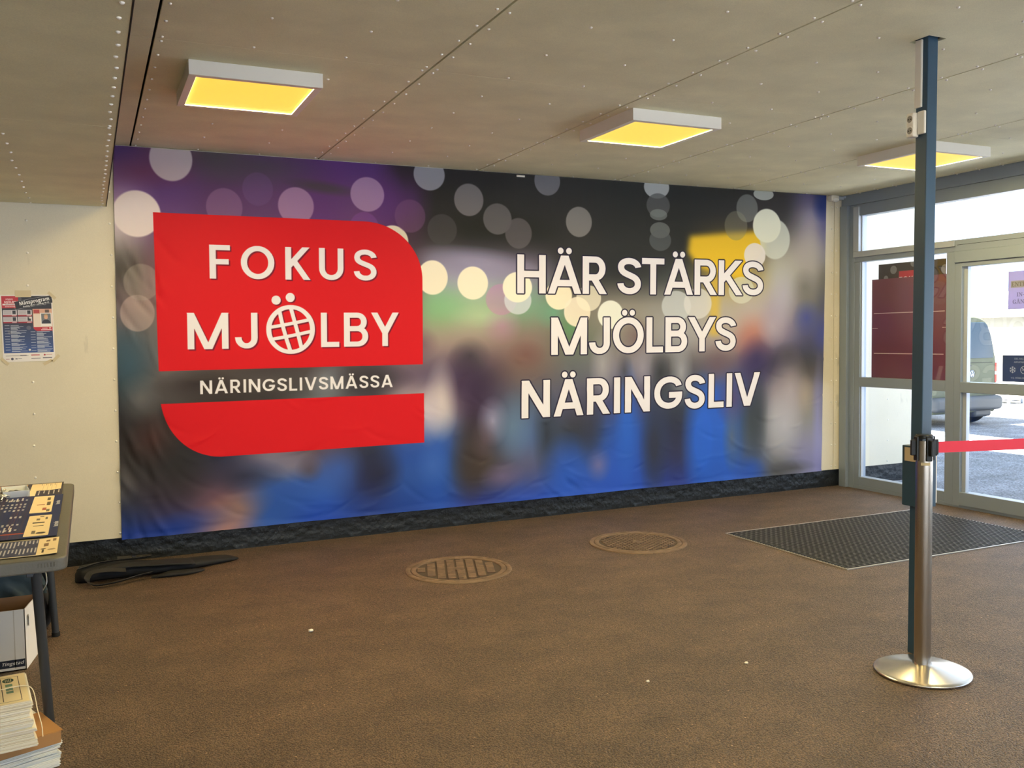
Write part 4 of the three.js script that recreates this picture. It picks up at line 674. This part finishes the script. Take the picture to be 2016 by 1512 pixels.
// ---------------------------------------------------------------- poster on the wall
{
  const t = thing('wall_poster', 'small event programme poster with red logo taped to the left wall', 'poster', [-0.331, 1.511, ZW + 0.0012], 0);
  t.rotation.z = 0.012;
  const map = canvasTex(580, 820, (c, w, h) => {
    c.fillStyle = '#e9e2dc'; c.fillRect(0, 0, w, h);
    const g = c.createLinearGradient(0, 0, 0, 720); g.addColorStop(0, '#17161c'); g.addColorStop(0.45, '#2a2630'); g.addColorStop(0.62, '#28365c'); g.addColorStop(1, '#2a4c90'); c.fillStyle = g; c.fillRect(14, 12, w - 28, 700);
    c.fillStyle = 'rgba(120,115,120,0.6)'; for (const [x, y, r] of [[215, 48, 22], [300, 405, 26], [490, 110, 20], [90, 460, 24]]) { c.beginPath(); c.arc(x, y, r, 0, 7); c.fill(); }
    c.fillStyle = '#b81f2a'; c.fillRect(14, 12, 186, 150); c.fillStyle = '#efe2e0'; c.fillRect(24, 106, 176, 20); c.font = 'bold 25px sans-serif'; c.textAlign = 'center'; c.fillText('FOKUS', 100, 62); c.font = 'bold 34px sans-serif'; c.fillText('MJÖLBY', 106, 98); c.font = 'bold 12px sans-serif'; for (let i = 0; i < 14; i++) c.fillRect(52 + i * 8, 139, 5, 9); c.fillStyle = '#7a3038'; c.fillText('NÄRINGSLIVSMÄSSA', 110, 121);
    c.save(); c.translate(390, 92); c.rotate(-0.19); c.fillStyle = '#17161c'; c.fillRect(-230, -52, 420, 92); c.strokeStyle = '#d8d4d4'; c.lineWidth = 2; c.strokeRect(-240, -54, 450, 96); c.fillStyle = '#f4f1ee'; c.font = 'bold 62px sans-serif'; c.fillText('Mässprogram', -10, 2, 346); c.font = 'bold 24px sans-serif'; c.fillText('Fredag 10-17 • Lördag 10-15', 0, 34, 300); c.restore();
    for (const [x, y] of [[24, 185], [188, 185], [24, 268], [188, 268]]) { c.fillStyle = '#cfc8cc'; c.fillRect(x, y, 154, 60); c.fillStyle = '#a32430'; c.fillRect(x, y + 60, 154, 18); c.fillStyle = '#23232a'; c.fillRect(x + 104, y + 6, 36, 44); c.fillStyle = '#8d8690'; for (let i = 0; i < 6; i++) c.fillRect(x + 8, y + 8 + i * 8, 84, 3); c.fillStyle = '#e8d6d6'; c.fillRect(x + 96, y + 66, 50, 6); }
    c.fillStyle = '#d8a68c'; c.fillRect(352, 172, 216, 240); c.fillStyle = '#e9d9c8'; c.fillRect(360, 236, 84, 164); c.fillStyle = '#b43a38'; c.fillRect(362, 182, 66, 44); c.fillStyle = '#5d4638'; c.fillRect(490, 182, 46, 38);
    c.fillStyle = '#f0eae4'; c.fillRect(436, 222, 126, 170); c.fillStyle = '#6e7276'; c.fillRect(446, 232, 106, 124); c.fillStyle = '#d9a684'; c.beginPath(); c.ellipse(498, 276, 21, 28, 0, 0, 7); c.fill(); c.fillStyle = '#c9a06a'; c.beginPath(); c.ellipse(498, 258, 23, 18, 0, Math.PI, 0); c.fill(); c.fillStyle = '#1b1a20'; c.beginPath(); c.moveTo(448, 356); c.quadraticCurveTo(456, 312, 490, 306); c.lineTo(508, 306); c.quadraticCurveTo(546, 314, 550, 356); c.fill();
    c.fillStyle = '#c01c2a'; c.beginPath(); c.moveTo(352, 398); c.lineTo(566, 398); c.lineTo(566, 446); c.lineTo(400, 446); c.quadraticCurveTo(356, 440, 352, 398); c.fill(); c.fillStyle = '#f0d8d6'; c.fillRect(450, 408, 60, 9); c.fillRect(436, 428, 118, 9); c.fillRect(528, 404, 22, 14);
    c.fillStyle = '#d5d8e2'; for (const [x, y0, n] of [[34, 372, 20], [318, 452, 16]]) for (let i = 0; i < n; i++) { const y = y0 + i * 16.6; if (i % 2 === 0) c.fillRect(x, y, 54, 4); c.fillRect(x + 66, y, rr(70, 184), 4); if (i % 3) c.fillRect(x + 66, y + 7, rr(60, 170), 3.4); }
    c.fillStyle = '#55505a'; c.fillRect(30, 744, 250, 4); c.fillStyle = '#3a3034'; c.fillRect(190, 740, 70, 9); c.fillStyle = '#b03038'; c.fillRect(310, 736, 96, 12); c.beginPath(); c.arc(462, 742, 11, 0, 7); c.fill(); c.fillRect(478, 736, 70, 4); c.fillStyle = '#4a4a58'; c.beginPath(); c.arc(100, 784, 15, 0, 7); c.fill(); c.fillRect(134, 778, 24, 12); c.fillRect(166, 780, 40, 6); c.fillRect(310, 780, 104, 7); c.fillRect(440, 774, 104, 10); c.fillStyle = '#a06a70'; c.fillRect(30, 782, 40, 6);
  });
  part('poster_sheet', rbox(-0.142, 0.142, -0.204, 0.204, 0, 0.0008, 0.0003, 1), std(0xe9e2dc, 0.6), t);
  part('poster_print', new THREE.PlaneGeometry(0.284, 0.408).translate(0, 0, 0.0012), phys({ map, roughness: 0.4 }), t);
  const tape = std(0xcdbd98, 0.5);
  part('tape', rbox(-0.06, 0.027, 0.19, 0.232, 0.0015, 0.0019, 0.0002, 1), tape, t, 'strip of beige tape over the top edge');
  for (const [x, y, a] of [[0.14, 0.2, -0.8], [0.145, -0.19, 0.8], [-0.135, -0.2, -0.8], [0.1, -0.212, 0.5]]) part('tape', rbox(-0.028, 0.028, -0.009, 0.009, 0.0014, 0.0018, 0.0002, 1).rotateZ(a).translate(x, y, 0), tape, t);
}
// ---------------------------------------------------------------- sensor under the ceiling, signs on the glass
{
  const t = thing('motion_sensor', 'small white sensor box in the corner under the ceiling by the glass front', 'sensor', [6.2, 2.64, ZW]);
  part('housing', rbox(-0.07, 0.02, -0.026, 0.026, 0.0, 0.06, 0.012, 3), M.whitePlastic, t);
  part('lens', new THREE.SphereGeometry(0.026, 20, 14).scale(1.5, 0.7, 1).translate(-0.02, -0.018, 0.05), M.whitePaint, t);
  part('bracket', [rbox(0.02, 0.085, -0.012, 0.02, 0.01, 0.05, 0.004, 1), rbox(0.085, 0.1, 0.004, 0.022, 0.02, 0.06, 0.002, 1)], M.aluLight, t);
}
const onGlass = (name, label, z0, z1, y0, y1, x, map, face, extra = {}, color = 0xffffff) => {
  const t = thing(name, label, 'sign', [x, (y0 + y1) / 2, (z0 + z1) / 2], face > 0 ? Math.PI / 2 : -Math.PI / 2);
  part('sheet', new THREE.BoxGeometry(z1 - z0, y1 - y0, 0.0012), phys({ color, map, roughness: 0.6, transmission: 0.3, thickness: 0, ...extra }), t);
  return t;
};
const inside = XD + 0.0535, outsideX = XD + 0.066;
onGlass('door_sign', 'pale lilac paper sign reading ENTRY on the sliding door glass', -4.686, -4.486, 1.58, 1.866, inside, canvasTex(420, 600, (c, w, h) => {
  c.fillStyle = '#a9a9e6'; c.fillRect(0, 0, w, h); c.fillStyle = '#9c9ca6'; c.fillRect(46, 150, w - 92, 110); c.fillStyle = '#6e6c64'; c.font = 'bold 92px serif'; c.textAlign = 'center'; c.fillText('ENTRY', w / 2, 238, 320); c.fillStyle = '#6a6c9c'; c.font = 'bold 88px serif'; c.fillText('IN-', w / 2, 400); c.fillText('GÅNG', w / 2, 512, 300);
}), -1);
onGlass('door_sign', 'dark blue sign with snowflake symbol on the sliding door glass', -4.725, -4.425, 1.03, 1.233, inside, canvasTex(600, 406, (c, w, h) => {
  c.fillStyle = '#2c4478'; c.fillRect(0, 0, w, h); c.fillStyle = c.strokeStyle = '#b9c4de'; c.textAlign = 'center'; c.font = '34px sans-serif'; c.fillText('OBS. KALL OCH', w / 2 + 10, 66, 260); c.fillText('AVFUKTAD ZON', w / 2 + 10, 118, 280); c.fillText('V.G. STÄNG DÖRREN', w / 2, 356, 440);
  c.lineWidth = 8; c.save(); c.translate(170, 222); for (let i = 0; i < 6; i++) { c.rotate(Math.PI / 3); c.beginPath(); c.moveTo(0, 0); c.lineTo(0, -52); c.moveTo(-16, -46); c.lineTo(0, -30); c.lineTo(16, -46); c.stroke(); } c.restore();
  for (const x of [355, 500]) { c.lineWidth = 9; c.beginPath(); c.arc(x, 222, 54, 0, 7); c.stroke(); c.beginPath(); c.moveTo(x - 38, 184); c.lineTo(x + 38, 260); c.stroke(); } c.fillRect(325, 218, 60, 10);
}), -1);
onGlass('window_poster', 'dark poster with grey spots and a mirrored red logo, behind the red board', -5.961, -5.26, 1.3, 2.018, outsideX + 0.012, canvasTex(512, 512, (c, w, h) => {
  c.fillStyle = '#3a3336'; c.fillRect(0, 0, w, h); c.fillStyle = '#8a8c92'; for (const [x, y, r] of [[w - 8, 62, 28], [w - 238, 10, 22], [120, 40, 26], [60, 90, 18], [w - 185, 46, 12]]) { c.beginPath(); c.arc(x, y, r, 0, 7); c.fill(); }
  c.fillStyle = '#c02840'; c.beginPath(); c.moveTo(w - 350, 52); c.lineTo(w - 150, 52); c.quadraticCurveTo(w - 108, 60, w - 104, 130); c.lineTo(w - 350, 130); c.fill(); c.fillStyle = '#f0d8dc'; c.font = 'bold 58px sans-serif'; c.textAlign = 'left'; c.fillText('FOKUS', w - 352, 128, 220);
}), 1, { transmission: 0.35 });
{
  const t = onGlass('window_board', 'large dark red board with thin white lines behind the left window pane', -6.027, -5.225, 0.96, 1.889, outsideX + 0.004, null, 1, { transmission: 0.3 }, new THREE.Color(0.2, 0.05, 0.1));
  const line = std(0xdcc8cc, 0.6);
  for (const [y, z0, z1] of [[1.588, -6.003, -5.262], [1.233, -6.0, -5.27]]) part('white_line', box(5.626 + z0, 5.626 + z1, y - 1.4245 - 0.003, y - 1.4245 + 0.003, -0.0022, 0.0022).scale(-1, 1, -1), line, t);
  for (const [z0, z1] of [[-6.02, -5.96], [-5.285, -5.235]]) part('white_line', box(5.626 + z0, 5.626 + z1, 1.454 - 1.4245 - 0.002, 1.454 - 1.4245 + 0.002, -0.0022, 0.0022).scale(-1, 1, -1), line, t);
}
// ---------------------------------------------------------------- outside: van, marquee
{
  const t = thing('van', 'pale green-grey van parked outside, its rear door and badge showing through the glass', 'van', [12.05, -0.012, -9.55]);
  const paint = phys({ color: new THREE.Color(0.115, 0.125, 0.085), roughness: 0.6, specularIntensity: 0.3 }), glassDark = phys({ color: new THREE.Color(0.03, 0.06, 0.09), roughness: 0.12, specularIntensity: 0.6 }), bump = std(new THREE.Color(0.075, 0.08, 0.085), 0.6);
  const s = new THREE.Shape(), a = 0.68;
  s.moveTo(-a + 0.03, 0.22); s.lineTo(a - 0.03, 0.22); s.quadraticCurveTo(a, 0.25, a, 0.35); s.lineTo(a - 0.005, 0.85); s.quadraticCurveTo(a - 0.02, 1.0, a - 0.05, 1.1); s.quadraticCurveTo(a - 0.12, 1.4, a - 0.2, 1.5); s.quadraticCurveTo(a - 0.28, 1.62, a - 0.5, 1.64); s.lineTo(-a + 0.5, 1.64); s.quadraticCurveTo(-a + 0.28, 1.62, -a + 0.2, 1.5); s.quadraticCurveTo(-a + 0.12, 1.4, -a + 0.05, 1.1); s.quadraticCurveTo(-a + 0.02, 1.0, -a + 0.005, 0.85); s.lineTo(-a, 0.35); s.quadraticCurveTo(-a, 0.25, -a + 0.03, 0.22);
  part('body', new THREE.ExtrudeGeometry(s, { depth: 2.7, bevelEnabled: true, bevelSize: 0.03, bevelThickness: 0.05, bevelSegments: 4, curveSegments: 8 }).translate(0, 0, -2.78), paint, t);
  part('bonnet', rbox(-0.66, 0.66, 0.24, 0.92, -3.6, -2.7, 0.18, 4), paint, t);
  const win = new THREE.Shape(); win.moveTo(0.015, 1.03); win.lineTo(0.6, 1.03); win.quadraticCurveTo(0.615, 1.05, 0.6, 1.12); win.quadraticCurveTo(0.55, 1.38, 0.47, 1.5); win.quadraticCurveTo(0.44, 1.56, 0.36, 1.565); win.lineTo(0.015, 1.565);
  const wg = new THREE.ExtrudeGeometry(win, { depth: 0.01, bevelEnabled: true, bevelSize: 0.006, bevelThickness: 0.004, bevelSegments: 2 });
  part('rear_window', wg.clone().translate(0, 0, -0.032), glassDark, t); part('rear_window', wg.clone().rotateY(Math.PI).translate(-0.01, 0, -0.022), glassDark, t);
  for (const x of [-0.711]) part('side_window', [rbox(x - 0.004, x + 0.06, 1.02, 1.36, -1.2, -0.25, 0.02, 2), rbox(x - 0.004, x + 0.06, 1.02, 1.36, -2.3, -1.3, 0.02, 2)], glassDark, t);
  part('door_seam', [box(-0.004, 0.004, 0.45, 1.64, -0.035, 0.0015 - 0.028), box(-0.6, 0.6, 0.95, 0.958, -0.032, -0.0285)], M.gasket, t);
  part('bumper', rbox(-0.74, 0.74, 0.23, 0.45, -0.42, 0.08, 0.07, 4), bump, t); part('side_sill', rbox(-0.73, -0.66, 0.2, 0.44, -2.9, -0.4, 0.03, 2), bump, t);
  part('exhaust_box', rbox(0.2, 0.6, 0.12, 0.25, -0.3, -0.02, 0.05, 3), bump, t);
  for (const x of [-0.685, 0.685]) { part('tail_light', rbox(x - 0.03, x + 0.03, 0.64, 0.95, -0.1, -0.015, 0.02, 2), phys({ color: new THREE.Color(0.75, 0.06, 0.03), roughness: 0.2, clearcoat: 1 }), t); part('lamp_band', rbox(x - 0.031, x + 0.031, 0.75, 0.83, -0.1, -0.0145, 0.02, 2), std(0xe8dfd4, 0.3), t); }
  for (const [x, z] of [[0.56, -0.39], [-0.56, -0.55], [0.56, -2.75], [-0.56, -2.75]]) { const w = part('wheel', new THREE.TorusGeometry(0.215, 0.085, 16, 40).rotateY(Math.PI / 2).translate(x, 0.3, z), std(0x1c1d1f, 0.85), t); part('rim', cyl(0.16, 0.16, 0.1, 0, 0, 0, 24).rotateZ(Math.PI / 2).translate(x, 0.3, z), std(0x8a8d90, 0.4, 0.7), w); }
  const badge = part('badge', [new THREE.TorusGeometry(0.052, 0.006, 10, 40).translate(0.14, 0.79, -0.024), cyl(0.05, 0.05, 0.004, 0, 0, 0, 32).rotateX(Math.PI / 2).translate(0.14, 0.79, -0.027)], std(0x5a6470, 0.3, 0.5), t, 'round badge with two stacked letters');
  const bs = (x0, y0, x1, y1) => rod([0.14 + x0, 0.79 + y0, -0.0215], [0.14 + x1, 0.79 + y1, -0.0215], 0.0052, 8);
  part('badge_letters', [bs(-0.017, 0.046, 0, 0.008), bs(0.017, 0.046, 0, 0.008), bs(-0.04, 0.024, -0.02, -0.042), bs(-0.02, -0.042, 0, 0.0), bs(0, 0, 0.02, -0.042), bs(0.02, -0.042, 0.04, 0.024)], std(0xe9ecee, 0.25, 0.6), badge);
  part('door_handle', rbox(0.03, 0.12, 0.9, 0.925, -0.032, -0.012, 0.006, 1), M.darkPlastic, t);
}
{
  const canvasWhite = std(new THREE.Color(0.3, 0.28, 0.22), 0.8, 0, { side: THREE.DoubleSide });
  const t = thing('marquee', 'white marquee tent outside beyond the van, with grey poles along its front', 'tent', [17.2, -0.012, -14]);
  part('tent_wall', box(0, 0.02, 0.02, 1.95, -9, 8), canvasWhite, t); part('tent_wall', box(0.02, 5, 0.02, 1.95, 7.98, 8), canvasWhite, t);
  const roof = new THREE.BufferGeometry(); roof.setAttribute('position', new THREE.Float32BufferAttribute([-0.15, 1.93, -9.2, -0.15, 1.93, 8.2, 3, 2.4, 8.2, -0.15, 1.93, -9.2, 3, 2.4, 8.2, 3, 2.4, -9.2, 3, 2.4, -9.2, 3, 2.4, 8.2, 6, 1.93, 8.2, 3, 2.4, -9.2, 6, 1.93, 8.2, 6, 1.93, -9.2], 3)); roof.computeVertexNormals();
  part('tent_roof', roof, canvasWhite, t);
  part('valance', box(-0.16, -0.15, 1.72, 1.94, -9.2, 8.2), canvasWhite, t);
  for (const z of [-8.6, -4.3, 1.75, 1.95, 4.6, 7.8]) part('tent_pole', cyl(0.03, 0.03, 1.95, -0.06, 0.975, z, 14), std(0x7d8288, 0.4, 0.6), t);
  const b = thing('platform', 'low white platform on the ground in front of the marquee', 'platform', [16.6, -0.012, -12.35]);
  part('deck', rbox(-0.25, 0.25, 0.1, 0.15, -0.35, 0.35, 0.01, 1), M.whitePaint, b); for (const x of [-0.2, 0.2]) for (const z of [-0.3, 0.3]) part('foot', box(x - 0.02, x + 0.02, 0, 0.1, z - 0.02, z + 0.02), M.aluGrey, b);
}
renderer.render(scene, camera);
